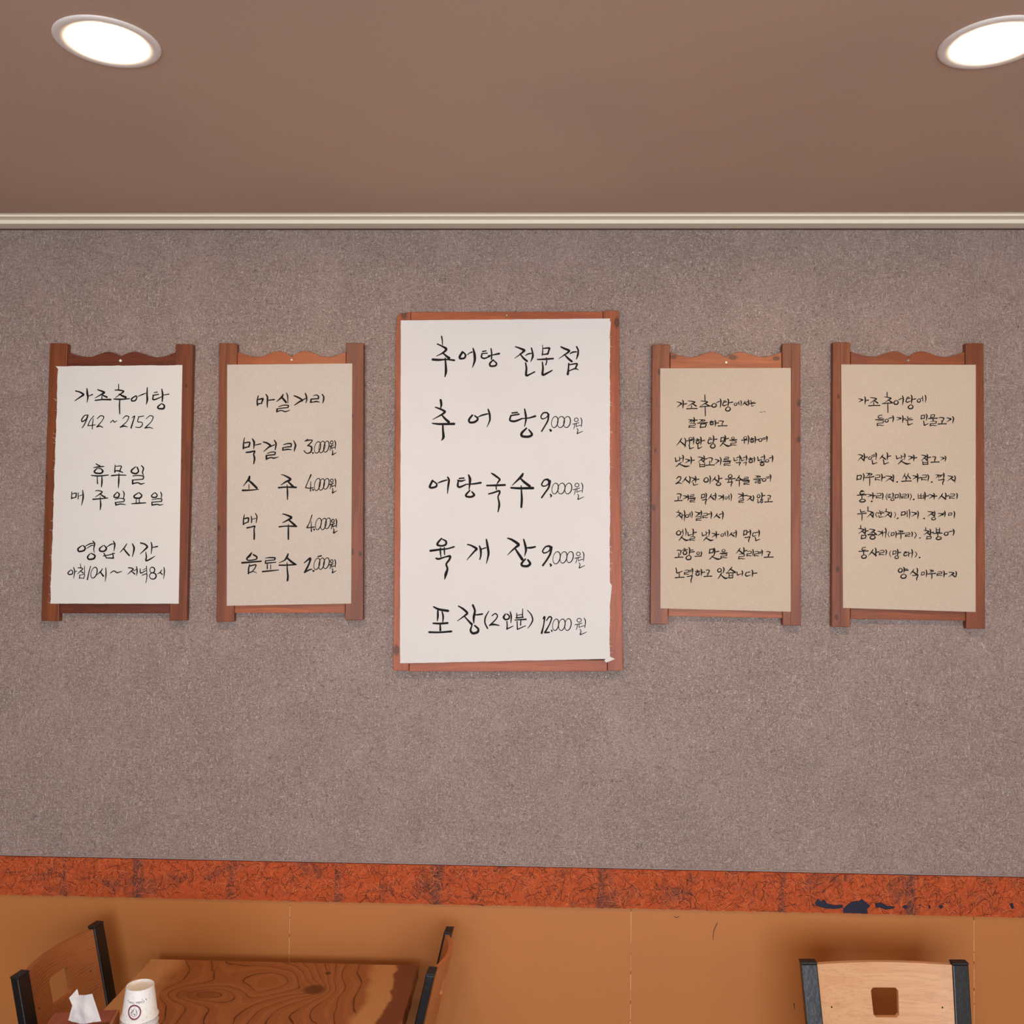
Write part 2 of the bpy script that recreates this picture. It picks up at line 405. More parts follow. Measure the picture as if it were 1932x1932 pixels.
U_WON = [ell(.36, .13, .19, .11, 1.1)] + [[(0, .40, .9), (.3, .36, 1), (.6, .31, .9)], [(.22, .40, .8), (.18, .55, .9), (.1, .70, .6)], [(.36, .38, .8), (.36, .56, .9)], [(.42, .54, .7), (.62, .48, .9), (.85, .46, .7)], [(.78, 0, .9), (.9, .18, 1.2), (.85, .58, .7)], [(.42, .66, .8), (.52, .78, 1), (.44, .98, 1.2), (.65, .93, 1), (1, .83, .6)]]
def parse(text, dw=12):
    out = []
    for st in text.replace('\n', ' ').split(';'):
        tk = st.split()
        if not tk: continue
        if tk[0] == 'o': out.append(ell(*[float(q) for q in tk[1].split(',')])); continue
        if tk[0] == 'won':
            x0, y0, x1, y1, w_ = [float(q) for q in tk[1].split(',')]
            out += [[(x0+x*(x1-x0), y0+y*(y1-y0), w_*k) for x, y, k in S] if S is not U_WON[0] else [(x0+x*(x1-x0), y0+y*(y1-y0), w_*.9) for x, y, k in S] for S in U_WON]; continue
        P = []
        for q in tk:
            c, _, w_ = q.partition(':'); x, y = c.split(','); P.append((float(x), float(y), float(w_) if w_ else dw))
        out.append(P)
    return out

# ---- strokes of the Hangul letters in a unit box, for the small running text
J = {
'ㄱ': [[(0, .08, .7), (.5, .18, 1), (1, .38, 1.5), (.6, .6, 1), (0, 1, .4)]],
'ㄲ_': 0,
'ㄴ': [[(0, 0, 1), (.1, .5, 1.1), (.14, .98, 1.2), (.5, .86, 1), (1, .62, .7)]],
'ㄷ': [[(.15, .12, .8), (.9, 0, 1)], [(.2, .12, 1), (.02, .7, 1.2), (.3, 1, 1.2), (1, .72, .6)]],
'ㄹ': [[(.08, .1, .7), (.5, 0, .9), (.95, .08, 1.1), (.88, .45, 1.1)], [(0, .55, 1), (.88, .45, 1)], [(.04, .56, 1.3), (0, .97, 1.4)], [(0, .96, 1.2), (.45, .86, 1), (.7, .96, 1.1), (1.05, .9, .5)]],
'ㅁ': [[(.1, 0, .8), (0, 1, 1.3)], [(.05, .16, .9), (1, .04, 1.1), (.86, .85, 1.1)], [(0, .93, 1.1), (.86, .82, .9)]],
'ㅂ': [[(.08, 0, .8), (.12, 1, 1)], [(.92, 0, .8), (.88, .95, 1.1)], [(.1, .45, .8), (.88, .4, .8)], [(.12, .95, 1), (.88, .9, 1)]],
'ㅅ': [[(.6, 0, .8), (.42, .38, 1.2), (0, 1, .35)], [(.4, .36, 1), (.65, .62, 1.4), (1, .96, 1.5)]],
'ㅅw': [[(.38, 0, .8), (.22, .45, 1.1), (0, 1, .7)], [(.2, .3, .8), (.45, .68, 1.3), (.7, .95, 1.7), (1, .82, .5)]],
'ㅇ': [[(.5, 0, .8), (.1, .35, 1.1), (.02, .72, 1.3), (.3, 1, 1.3), (.8, .9, 1.3), (.98, .5, 1.2), (.78, .12, .9), (.5, .02, .7)]],
'ㅈ': [[(.05, .02, .7), (.5, .1, 1), (.85, .25, 1.3), (.55, .5, 1), (0, 1, .35)], [(.5, .48, .9), (.72, .68, 1.2), (1, .94, 1.5)]],
'ㅌ': [[(.2, .06, 1), (.6, 0, .9)], [(.1, .32, 1), (.85, .22, .9)], [(.15, .32, 1), (0, .8, 1.2), (.25, 1, 1.2), (1, .75, .6)]],
'ㅏ': [[(.1, 0, 1), (.25, .2, 1.3), (.22, .6, 1.4), (.15, 1, .5)], [(.25, .5, .8), (.6, .47, 1), (1, .42, 1.2)]],
'ㅑ': [[(.1, 0, 1), (.25, .2, 1.3), (.22, .6, 1.4), (.15, 1, .5)], [(.25, .36, .8), (.8, .3, 1)], [(.25, .6, .8), (1, .52, 1.2)]],
'ㅓ': [[(.8, 0, 1), (.96, .25, 1.3), (.92, .6, 1.3), (.8, 1, .5)], [(0, .45, .6), (.4, .33, 1), (.85, .28, .7)]],
'ㅕ': [[(.8, 0, 1), (.96, .25, 1.3), (.85, 1, .5)], [(0, .42, .6), (.4, .32, .9), (.85, .22, .6)], [(.1, .6, .6), (.5, .5, .8), (.9, .42, .6)]],
'ㅣ': [[(.2, 0, 1), (.8, .25, 1.3), (.6, .6, 1.3), (.3, 1, .5)]],
'ㅐ': [[(.1, .25, .8), (.2, .5, 1), (.15, .85, .6)], [(.2, .5, .7), (.8, .4, .7)], [(.8, 0, 1), (.98, .3, 1.3), (.8, 1, .5)]],
'ㅔ': [[(0, .5, .6), (.38, .42, .8)], [(.4, .15, .8), (.46, .8, .9)], [(.85, 0, .9), (.98, .4, 1.2), (.88, 1, .5)]],
'ㅗ': [[(.45, 0, .8), (.45, .85, 1)], [(0, .97, 1.2), (.5, .9, 1), (1, .88, 1.1)]],
'ㅜ': [[(0, .12, 1), (.5, .08, 1), (1, 0, 1.2)], [(.5, .05, .8), (.53, .5, 1.1), (.5, 1, .7)]],
'ㅠ': [[(0, .22, 1), (.5, .12, 1), (1, 0, 1.2)], [(.36, .2, .8), (.34, 1, .9)], [(.62, .15, .8), (.64, .95, .9)]],
'ㅡ': [[(0, .75, 1.1), (.5, .5, 1), (1, .25, 1.2)]],
'(': [[(.9, 0, .6), (.15, .5, 1), (.9, 1, .8)]], ')': [[(.1, 0, .6), (.85, .45, 1), (.1, 1, .8)]],
'l': [[(.4, 0, .9), (.5, .5, 1.1), (.6, 1, 1)]],
'2': [[(.1, .3, .8), (.5, 0, 1.2), (.85, .15, 1.1), (.6, .6, 1), (0, 1, 1.2)], [(0, 1, 1.2), (.5, .88, 1.1), (1, 1, .6)]],
'-': [[(0, .2, .6), (1, .8, .9)]],
}
J['ㄱt'] = [[(0, .14, 1), (.5, .1, 1), (1, 0, 1.3), (.95, .3, 1.1), (.8, .6, 1.2), (.82, 1, .7)]]
J['ㄱg'] = [[(0, .08, .8), (.5, .02, 1), (1, .18, 1.3), (.9, .5, 1), (.7, 1, .7)]]
def sub(S, x0, y0, x1, y1): return [[(x0+x*(x1-x0), y0+y*(y1-y0), k) for x, y, k in P] for P in S]
J['ㅊ'] = [[(.48, 0, .8), (.5, .25, .8)]]+sub(J['ㅈ'], 0, .22, 1, 1)
J['ㅎ'] = [[(.3, 0, 1), (.52, .1, 1)], [(0, .3, 1), (1, .2, 1)]]+sub(J['ㅇ'], .12, .38, .85, 1)
for d_, s_ in (('ㄲ', 'ㄱ'), ('ㄸ', 'ㄷ'), ('ㅃ', 'ㅂ'), ('ㅆ', 'ㅅ')): J[d_] = sub(J[s_], 0, 0, .56, 1)+sub(J[s_], .42, 0, 1, 1)
def jamo(text, dw):
    out = []
    for tk in text.split():
        if tk[0] == '.': x, y = [float(q) for q in tk[1:].split(',')]; out.append([(x-6, y+4, dw*1.2), (x+8, y-2, dw*1.5)]); continue
        i = 1
        while not (tk[i].isdigit() and not (tk[0] == '2' and i == 0)) and tk[i] != ':': i += 1
        key = tk[:i]; x0, y0, x1, y1 = [float(q) for q in tk[i:].lstrip(':').split(',')]
        q = min(1.0, max(.62, math.sqrt(max(x1-x0, 1)*max(y1-y0, 1))/75)) if key[0] not in 'ㅣㅡl' else .95
        if key in 'ㄲㄸㅃㅆㄹ': q *= .8
        for P in J[key]: out.append([(x0+x*(x1-x0), y0+y*(y1-y0), k*dw*q) for x, y, k in P])
    return out
def jline(ink, text, parent, dw=18.5, mat=None):
    bag = Bag(); ink.put(bag, jamo(text, dw)); return bag.build('handwriting', mat or ink.mat, parent)

# ================================================================= THE FIVE SIGNS
TS, TR = .020, .013         # front of the posts / of the rails, measured from the wall
TP = TS+.0006               # front of the paper
def quadpx(c, t): return [W(x, y, t) for x, y in c]
def post(corners, mat, par, groove=None):
    v, f = prism(quadpx(corners, TS), (0, TS-.0003, 0)); o = mesh('post', v, f, mat, par, bev=.0014)
    if groove:
        (xa, ya), (xb, yb) = groove; g = Bag()
        v, f = prism(quadpx([(xa-.35, ya), (xa+.35, ya), (xb+.35, yb), (xb-.35, yb)], TS+.00012), (0, .0004, 0)); g.add(v, f)
        g.build('glue_line', M['gap'], o)
    return o
def rail(outline, mat, par, name, t=TR):
    v, f = prism(quadpx(outline, t), (0, t-.0003, 0)); return mesh(name, v, f, mat, par, bev=.0009)
def scallop(keys, bottom, xr):
    """keys: control points of the wavy top edge left to right; V point sharp"""
    out = []
    def seg(a, b, ease):
        for i in range(8):
            t = i/8; s = {'s': (1-math.cos(math.pi*t))/2, 'o': math.sin(math.pi*t/2), 'i': 1-math.cos(math.pi*t/2)}[ease]
            out.append((a[0]+(b[0]-a[0])*t, a[1]+(b[1]-a[1])*s))
    k = keys
    seg(k[0], k[1], 'o'); seg(k[1], k[2], 's')
    for i in range(8): t = i/8; out.append((k[2][0]+(k[3][0]-k[2][0])*t, k[2][1]+(k[3][1]-k[2][1])*t**1.6))
    for i in range(8): t = i/8; out.append((k[3][0]+(k[4][0]-k[3][0])*t, k[4][1]+(k[3][1]-k[4][1])*(1-t)**1.6))
    seg(k[4], k[5], 's'); seg(k[5], k[6], 'i'); out.append(k[6])
    return out+[(xr, bottom), (k[0][0], bottom)]
def paper(corners, mat, par, rag=(0, 0, 0, 0), tips=(), n=70, name='paper'):
    """rag: raggedness in px of the top, right, bottom, left edge; built as a thin sheet with an uneven deckle"""
    c = corners; out = []
    for e in range(4):
        a, b = c[e], c[(e+1) % 4]; L = math.hypot(b[0]-a[0], b[1]-a[1]); nx, ny = (b[1]-a[1])/L, -(b[0]-a[0])/L; wv = 0
        for i in range(n):
            t = i/n; wv = wv*.72+random.uniform(-1, 1)*.6; g = rag[e]*wv if i else 0
            out.append((a[0]+(b[0]-a[0])*t+nx*g, a[1]+(b[1]-a[1])*t+ny*g))
    v, f = prism(quadpx(out, TP), (0, .0005, 0)); o = mesh(name, v, f, mat, par)
    g = Bag()
    for tp in tips: v, f = prism(quadpx(tp, TP+.0002), (0, .0004, 0)); g.add(v, f)
    for e in range(4):                                           # loose paper fibres on torn edges
        if rag[e] < .5: continue
        a, b = c[e], c[(e+1) % 4]; L = math.hypot(b[0]-a[0], b[1]-a[1]); nx, ny = (b[1]-a[1])/L, -(b[0]-a[0])/L
        for _ in range(int(L/16)):
            t = random.random(); x, y = a[0]+(b[0]-a[0])*t, a[1]+(b[1]-a[1])*t; q = random.uniform(1.5, 4); s = random.uniform(-3, 3)
            vv, ff = ribbon([(x-nx, y-ny, .5), (x+nx*q*.6+s*.3, y+ny*q*.6+s*.3, .4), (x+nx*q+s, y+ny*q+s, .25)], 2)
            g.add([W(X, Y, TP+.0003) for X, Y in vv], ff)
    if g.v: g.build('loose_fibre', mat, o)
    return o
def screw(x, y, par, t, r=2.6, mat=None):
    c = W(x, y, t); rr = r/F*D; vs = []; fs = []
    for k, (q, h) in enumerate(((1, 0), (1, .0008), (.75, .0014), (.35, .0014), (.3, .0004))):
        for i in range(14): a = 2*math.pi*i/14; vs.append((c.x+math.cos(a)*rr*q, c.y-h, c.z+math.sin(a)*rr*q))
    for k in range(4):
        for i in range(14): fs.append((14*k+i, 14*k+(i+1) % 14, 14*k+14+(i+1) % 14, 14*k+14+i))
    fs.append(tuple(range(56, 70)))
    return mesh('screw', vs, fs, mat or M['steel'], par, smooth=False)
def kn(base, *pts): return [(W(x, y).x-base.x, 0, W(x, y).z-base.z, r/F*D) for x, y, r in pts]

P_white = mat_paper('white_mulberry_paper', rgb(221, 218, 213), rgb(230, 227, 222), rgb(196, 186, 174), .35)
P_main = mat_paper('ivory_mulberry_paper', rgb(222, 219, 216), rgb(231, 228, 224), rgb(198, 184, 170), .35)
P_linen = mat_paper('beige_mulberry_paper', rgb(200, 188, 176), rgb(218, 209, 198), rgb(166, 146, 124), .45)
P_tan = mat_paper('tan_mulberry_paper', rgb(197, 180, 161), rgb(214, 200, 182), rgb(164, 142, 116), .45)

def sign(ix, left, right, scal, sbot, brail, pap, rag, scr, pmat, wa, wb, ra, rb, label, kL=(), kR=(), kT=(), tips=(), grooves=(None, None)):
    base = W((left[3][0]+right[2][0])/2, left[2][1], 0); base.y = D
    t = thing('sign_board', base, label, 'sign', 'wooden sign boards hung on the wall')
    mL = mat_wood('post_wood_%d' % ix, wa, wb, 2, kn(base, *kL, *kR)); mT = mat_wood('rail_wood_%d' % ix, ra, rb, 0, kn(base, *kT))
    post(left, mL, t, grooves[0]); post(right, mL, t, grooves[1])
    rail(scallop(scal, sbot, scal[-1][0]), mT, t, 'top_rail'); rail(brail, mT, t, 'bottom_rail')
    p = paper(pap, pmat, t, rag, tips)
    screw(scr[0], scr[1], t, TR, mat=scr[2] if len(scr) > 2 else None)
    return t, p

# ---- 1: shop name, holidays and hours (far left)
M['brass'] = plain('dull_brass', rgb(190, 160, 120), .4, .5, .8)
t1, p1 = sign(1, [(94, 647.4), (127.1, 648.2), (110.6, 1172.3), (77.5, 1171.5)], [(331.4, 649), (364, 649.5), (351.6, 1170.7), (319.3, 1171.5)],
    [(128, 665), (167.7, 673.4), (204.2, 663.8), (228.2, 672), (252.2, 663.8), (297, 674.2), (331.4, 664)], 697,
    [(109, 1132), (319.8, 1132), (319, 1157), (110.8, 1157)], [(109.5, 691), (344, 688.8), (337.2, 1138.9), (94.9, 1138.9)], (.45, .15, .2, .9), (227.4, 680.5, M['white_metal']), P_white,
    rgb(134, 70, 34), rgb(104, 50, 24), rgb(98, 44, 24), rgb(112, 52, 28),
    'leftmost wooden sign board, white torn-edged paper with a telephone number and opening hours',
    kL=[(93.7, 900, 2.6)], kR=[(357, 731, 1.6), (348, 870, 1.4)], tips=[[(104.8, 690.7), (112, 691.5), (110.5, 697)], [(103.8, 831), (106.5, 824), (106, 830)]])
I = Ink(70, 630, 6.0375, TP+.0003, M['ink2'], 1.2)
I.line('''438,650:12 480,660:14 528,690:20 490,720:14 430,762:8; 568,622:10 572,680:20 578,720:16 568,780:6; 585,708:8 632,690:12;
688,635:10 730,650:16 765,668:20 730,690:14 660,730:6; 730,690:8 760,705:14 795,720:18; 738,705:8 738,740:12; 660,757:12 740,748:14 838,748:18;
928,572:8 928,630:10; 888,640:10 935,640:14 985,652:14 970,670:14 890,728:5; 935,685:12 970,705:18 1010,722:22; 875,742:12 950,745:16 1055,738:10; 942,745:10 938,820:14 942,912:10;
1125,705:12 1080,735:14 1078,762:14 1115,760:14 1135,730:12 1130,705:12; 1150,712:6 1200,690:12 1240,675:8; 1255,612:10 1252,690:16 1255,750:18 1243,803:6;
1332,668:8 1370,662:10; 1318,700:12 1385,688:10; 1325,700:12 1318,745:14 1350,745:14 1420,715:8; 1420,628:10 1430,690:18 1425,770:12; 1430,698:8 1502,685:10; 1415,795:10 1375,830:16 1385,850:16 1440,850:18 1448,815:16 1420,795:10''', p1)
I.line('''572,925:8 540,930:10 508,975:12 515,1000:12 560,970:12 578,925:14; 575,945:12 540,1030:10 512,1070:8; 645,935:8 605,985:8 578,1045:10; 578,1045:10 620,1042:9 662,1035:8; 640,965:6 632,1020:10 628,1085:8;
685,965:8 725,932:10 760,945:10 740,990:8 680,1060:12; 680,1060:12 715,1050:12 748,1065:8; 835,1010:8 865,985:10 880,1005:10 910,990:6; 975,965:6 1010,935:10 1045,945:10 1020,1000:8 948,1065:12; 948,1062:12 990,1050:14 1030,1060:6;
1082,955:8 1112,935:10 1095,990:12 1070,1072:14; 1155,945:10 1215,935:8; 1158,945:8 1145,1000:10 1190,1005:8 1200,1035:10 1170,1065:10 1122,1062:8; 1240,968:6 1285,932:8 1322,945:10 1300,1000:8 1228,1072:12; 1228,1072:12 1280,1065:10 1318,1078:6''', p1)
I.line('''672,1480:10 690,1492:12 715,1502:12; 645,1522:8 700,1515:14 760,1510:10; 680,1535:12 652,1565:16 668,1585:16 725,1588:16 748,1565:18 730,1538:12 690,1532:8; 618,1612:10 700,1618:14 812,1608:10; 685,1618:8 688,1705:12; 738,1612:8 738,1690:16 732,1745:8;
888,1492:8 885,1575:14; 892,1510:8 958,1505:10 950,1540:12 940,1570:10; 885,1560:10 930,1560:14 975,1578:10; 848,1615:14 920,1608:12 1012,1610:10; 932,1590:8 930,1680:16 925,1755:6;
1125,1512:8 1078,1550:16 1078,1578:16 1125,1592:16 1155,1565:14 1140,1520:14; 1188,1500:10 1212,1530:14 1200,1580:12 1212,1608:8; 1092,1618:10 1150,1612:10 1212,1622:12 1205,1655:12; 1085,1665:10 1205,1655:10; 1088,1665:14 1088,1708:16; 1088,1705:14 1150,1695:12 1180,1710:14 1225,1700:6''', p1)
I2 = Ink(70, 880, 6.0375, TP+.0003, M['ink2'], 1.2)
I2.line('''395,290:8 392,368:12; 395,315:8 445,305:12 440,350:12; 392,362:12 445,352:8; 468,300:8 468,370:10; 470,340:6 512,325:8; 518,270:8 525,350:16 505,445:5;
665,278:8 700,275:10 742,290:12 715,315:12 660,350:5; 715,310:10 745,335:14 775,350:16; 635,375:14 720,368:12 805,360:10; 718,340:6 722,400:12 725,440:16 718,495:8;
912,292:8 878,330:14 882,352:14 925,350:14 935,315:14 915,292:8; 978,280:8 992,310:12 985,365:8; 888,375:8 940,362:8 992,372:12 988,400:10; 892,412:10 988,400:10; 892,412:14 898,442:14; 898,440:12 950,428:12 1005,435:8;
1160,298:8 1108,332:14 1112,358:16 1170,360:16 1192,330:14 1165,300:10; 1130,370:8 1128,415:10; 1162,370:8 1165,415:10; 1075,425:8 1150,420:14 1238,415:10;
1340,298:8 1305,330:12 1315,352:14 1355,350:14 1368,325:12 1345,300:10; 1405,290:8 1418,320:12 1412,370:6; 1305,380:6 1370,368:10 1420,372:10 1415,400:12; 1305,408:10 1415,398:10; 1308,408:12 1308,442:12; 1308,440:14 1370,432:12 1395,440:12 1435,432:6''', p1)
I2.line('''515,900:8 468,935:16 475,968:16 530,960:16 548,930:16 525,900:10; 545,912:6 600,882:12 640,875:10; 565,935:6 610,905:10 645,898:8; 635,850:10 655,880:14 645,940:10 652,985:6; 605,992:8 575,1030:16 590,1058:16 645,1050:18 658,1015:16 615,990:10;
755,900:8 712,935:14 720,965:16 765,965:16 790,935:16 765,900:10; 790,920:6 840,888:12 870,882:8; 868,850:8 885,890:16 875,965:6; 762,990:12 790,1045:10; 862,985:8 868,1045:14; 755,1020:10 820,1008:10 882,990:10; 790,1042:10 870,1045:14;
1022,882:8 990,930:12 945,978:6; 985,935:12 1015,975:16 1050,1015:14; 1085,880:10 1105,935:18 1085,1030:6;
1180,872:14 1225,885:14 1255,915:18 1225,950:14 1172,998:5; 1298,862:8 1308,910:14 1300,995:6; 1308,925:8 1370,912:14; 1238,975:8 1245,1030:14 1240,1075:14 1290,1055:14 1342,1022:6''', p1)
I2.line('''385,1178:8 352,1210:12 362,1230:12 400,1225:12 405,1195:10 388,1178:8; 415,1150:8 428,1200:12 415,1275:5; 425,1200:6 452,1192:8;
492,1108:6 498,1150:8; 465,1155:8 508,1158:10 520,1170:10 495,1190:10 460,1225:5; 495,1190:8 525,1215:12; 540,1135:6 540,1225:8; 485,1235:8 482,1275:10; 485,1240:6 540,1230:8 532,1272:8; 482,1270:8 532,1275:8;
610,1135:8 592,1200:10 572,1290:12; o 648,1210,34,62,9,14; 745,1165:8 722,1200:12 682,1235:5; 718,1200:12 755,1250:16; 782,1155:8 785,1230:12 775,1310:5; 835,1215:8 875,1190:10 910,1210:12 965,1195:6;
1040,1155:10 1075,1158:12 1095,1170:12 1075,1190:12 1030,1230:5; 1070,1190:8 1112,1225:14; 1100,1190:8 1128,1175:8; 1132,1140:8 1140,1190:14 1132,1245:5;
1175,1165:8 1178,1215:12 1225,1195:8; 1205,1180:6 1245,1160:8; 1210,1200:6 1245,1185:8; 1245,1135:8 1250,1225:8; 1195,1240:8 1250,1228:10 1240,1325:6;
o 1312,1180,28,32,10,0; o 1318,1248,38,36,11,0; 1420,1180:8 1400,1210:10 1368,1225:5; 1398,1205:10 1425,1230:12; 1445,1150:8 1450,1200:12 1440,1280:5''', p1)

# ---- 2: drinks list
t2, p2 = sign(2, [(413.2, 647.4), (447.1, 648.2), (441.3, 1173), (408.2, 1174)], [(653, 647.4), (686.1, 647.4), (684.8, 1170.2), (651.2, 1170.2)],
    [(448, 664), (487.7, 673.4), (525.8, 662.8), (550.7, 672.9), (573.8, 662.3), (617, 673.9), (652.6, 663.5)], 694,
    [(441.8, 1134), (651, 1134), (650.8, 1156.3), (442.2, 1156.3)], [(428.6, 688), (664.6, 685.8), (662.5, 1138.7), (427.8, 1142.9)], (.1, .1, .1, .1), (550.2, 678.9), P_linen,
    rgb(138, 76, 42), rgb(112, 56, 30), rgb(176, 96, 48), rgb(150, 76, 38),
    'second wooden sign board from the left, beige paper listing drink prices',
    kL=[(417.3, 996.3, 2.6), (414.8, 1059.7, 1.8)], kR=[(666.6, 1040.7, 3), (682.8, 1044.8, 2.6), (667.5, 786, 2)])
I = Ink(390, 630, 6.0375, TP+.0003, M['ink'], 1.22)
I.line('''588,705:10 575,760:14 578,812:16; 590,748:12 640,738:18 630,770:14 625,795:10; 575,800:14 625,790:10; 675,688:10 692,720:16 690,790:14 690,838:8; 700,755:10 770,748:14;
870,688:10 855,720:18 795,772:6; 850,715:14 880,750:20 905,780:18; 908,672:8 922,710:12 925,790:6; 820,830:8 870,812:10 930,815:12 925,838:12; 800,855:10 860,845:10 925,840:10; 802,855:16 798,888:14; 798,885:12 850,872:10 895,885:12 948,868:5;
995,705:12 1040,722:16 1090,755:16 1060,770:16 1000,812:8; 1080,758:12 1130,735:10; 1122,675:10 1135,710:16 1140,750:12 1130,785:8;
1215,705:6 1250,695:10 1275,715:14 1270,740:12; 1185,745:12 1225,740:12 1268,738:12; 1190,748:14 1182,780:14; 1182,778:12 1215,776:10 1250,770:14 1285,778:6; 1315,688:10 1332,715:14 1330,760:14 1320,788:6''', p2)
I.line('''430,1185:8 420,1240:12 418,1305:18; 428,1242:12 490,1235:14 480,1285:16; 420,1298:14 480,1285:12; 520,1195:10 540,1235:20 535,1310:6; 545,1268:8 615,1252:12; 450,1350:14 495,1345:16 548,1335:14 535,1370:14 545,1420:18 535,1480:10;
645,1232:12 680,1240:16 725,1270:18 700,1295:14 650,1340:6; 722,1285:12 772,1262:10; 770,1210:10 790,1250:16 780,1320:10; 690,1362:8 740,1345:10 782,1350:12 775,1375:12; 680,1385:12 775,1375:12; 680,1388:18 680,1428:16; 680,1425:14 730,1408:12 765,1415:14 820,1400:4;
875,1262:8 920,1250:12 962,1252:14 960,1285:12; 862,1298:8 915,1288:12 960,1285:12; 870,1298:14 865,1325:12; 865,1325:10 920,1315:14 965,1320:8; 990,1215:8 1012,1265:16 1005,1300:16 995,1340:6;
1120,1222:10 1155,1195:6; 1130,1215:14 1205,1212:10 1150,1275:12; 1150,1270:10 1195,1290:16 1185,1345:14 1140,1360:10 1108,1330:10; 1207,1355:16 1212,1357:16; o 1262,1292,34,66,8,12; o 1312,1288,32,66,8,12; o 1362,1284,30,64,8,12; won 1395,1215,1475,1380,9.5''', p2)
I.line('''488,1622:16 480,1655:24 450,1690:12 418,1732:6; 475,1665:14 520,1705:22 570,1755:20; 480,1715:8 482,1765:8; 408,1782:18 490,1780:14 592,1770:8;
848,1602:6 885,1612:12 955,1655:22 900,1685:16 845,1722:6; 925,1680:14 985,1740:22; 818,1752:16 900,1745:14 1018,1748:18; 915,1720:8 920,1800:16 920,1885:10;
1188,1605:14 1150,1690:8 1125,1752:10; 1125,1752:10 1180,1758:10 1212,1750:10; 1185,1680:6 1182,1790:12; 1209,1775:16 1214,1777:16; o 1260,1715,32,70,8,12; o 1310,1715,30,66,8,12; o 1362,1708,30,62,8,12; won 1395,1650,1478,1815,9.5''', p2)
I2 = Ink(390, 880, 6.0375, TP+.0003, M['ink'], 1.22)
I2.line('''430,550:8 420,600:12 418,662:14; 430,595:12 475,588:16 472,635:12; 420,655:12 472,632:10; 505,565:8 512,600:12 510,640:10; 512,605:6 558,590:8; 555,535:8 572,575:12 562,640:8; 460,700:16 505,690:12 548,680:14 540,710:12 542,780:16 540,830:14;
865,542:10 900,550:14 965,580:22 925,610:16 865,640:8; 930,605:14 1005,670:22; 825,688:14 900,680:12 1022,682:18; 930,660:8 930,740:16 930,830:14;
1200,555:10 1170,640:8 1140,698:12; 1140,698:12 1180,696:10 1225,690:12; 1190,625:6 1192,740:12; 1221,718:16 1226,720:16; o 1272,655,32,66,8,12; o 1330,655,30,66,8,12; o 1378,648,30,62,8,12; won 1410,600,1488,762,10.5''', p2)
I2.line('''512,982:10 490,1015:22 455,1052:14 480,1070:12 560,1058:12 570,1030:16 530,1005:14; 402,1098:18 500,1090:16 620,1080:14; 490,1115:8 478,1160:14 475,1222:14; 490,1135:12 560,1120:12 548,1160:10 520,1195:10; 480,1212:10 500,1205:12 530,1197:8 568,1212:6;
668,1045:6 720,1038:12 778,1042:14 772,1065:12; 668,1075:10 772,1065:10; 670,1075:12 668,1105:12; 668,1102:10 720,1098:12 790,1092:8; 690,1105:10 690,1165:12; 728,1120:8 728,1170:8; 635,1198:14 720,1190:14 820,1180:8;
928,995:12 912,1035:20 885,1070:12 825,1098:6; 912,1038:16 970,1090:20 1018,1118:14; 825,1125:14 900,1125:14 1010,1118:14; 915,1095:8 918,1180:14 925,1250:18 920,1300:18;
1110,1100:8 1180,1045:20 1165,1110:16 1130,1180:18 1112,1210:10; 1112,1208:14 1165,1180:14 1200,1170:8; 1213,1190:18 1218,1191:18; 1265,1028:10 1305,1018:14; o 1255,1110,32,66,8,12; o 1308,1108,30,66,8,12; o 1362,1102,32,62,8,12; won 1395,1060,1475,1215,9.5''', p2)

# ---- 3: the large menu in the middle
b3 = W(958, 1265, 0); b3.y = D
t3 = thing('sign_board', b3, 'large central wooden sign board with an ivory paper menu of 9,000 won soups', 'sign', 'wooden sign boards hung on the wall')
mV = mat_wood('menu_post_wood', rgb(172, 90, 46), rgb(138, 66, 32), 2, kn(b3, (750, 1225, 5), (1163, 612, 5), (764, 596, 5)))
mH = mat_wood('menu_rail_wood', rgb(180, 94, 46), rgb(146, 70, 34), 0)
def q3(pts, name, mat, t): v, f = prism(quadpx(pts, t), (0, t-.0003, 0)); return mesh(name, v, f, mat, t3, bev=.0012)
q3([(749, 597), (753, 592), (774.6, 588.6), (771.4, 1265.4), (741.9, 1265.4), (744, 950), (746.5, 640)], 'post', mV, TS)
q3([(1138, 586), (1165, 585.8), (1167.6, 588), (1171, 950), (1175.2, 1265.5), (1146.5, 1265.5), (1142, 900)], 'post', mV, TS)
q3([(775.4, 588.8), (1137.3, 588), (1138, 607), (775, 607)], 'top_rail', mH, TS-.003)
q3([(772.2, 1245), (1145.6, 1245), (1145.8, 1267), (772.2, 1267)], 'bottom_rail', mH, TS-.003)
screw(956.2, 595.2, t3, TS-.003, 1.9)
p3 = paper([(756.2, 604.5), (1151, 601), (1150.6, 1243), (754.8, 1251.4)], P_main, t3, (.25, .8, .35, .35), n=110,
           tips=[[(1149, 1238), (1160.5, 1243.3), (1144, 1250.2), (1140, 1246)], [(1149, 1096), (1154.5, 1105), (1150, 1150)], [(1149, 603), (1152.5, 608), (1150, 640)]])
for q in ([(1018, 777), (1036, 776), (1036.5, 818), (1019, 818.5)], [(1019, 900), (1039, 899.5), (1039, 941), (1019.5, 941.5)], [(1022.5, 1026), (1043, 1025.5), (1043, 1069), (1023, 1070)]):
    v, f = prism(quadpx(q, TP+.0002), (0, .0002, 0)); mesh('price_patch', v, f, P_white, p3)
I = Ink(790, 610, 5.682, TP+.0004, M['ink'], 1.12)
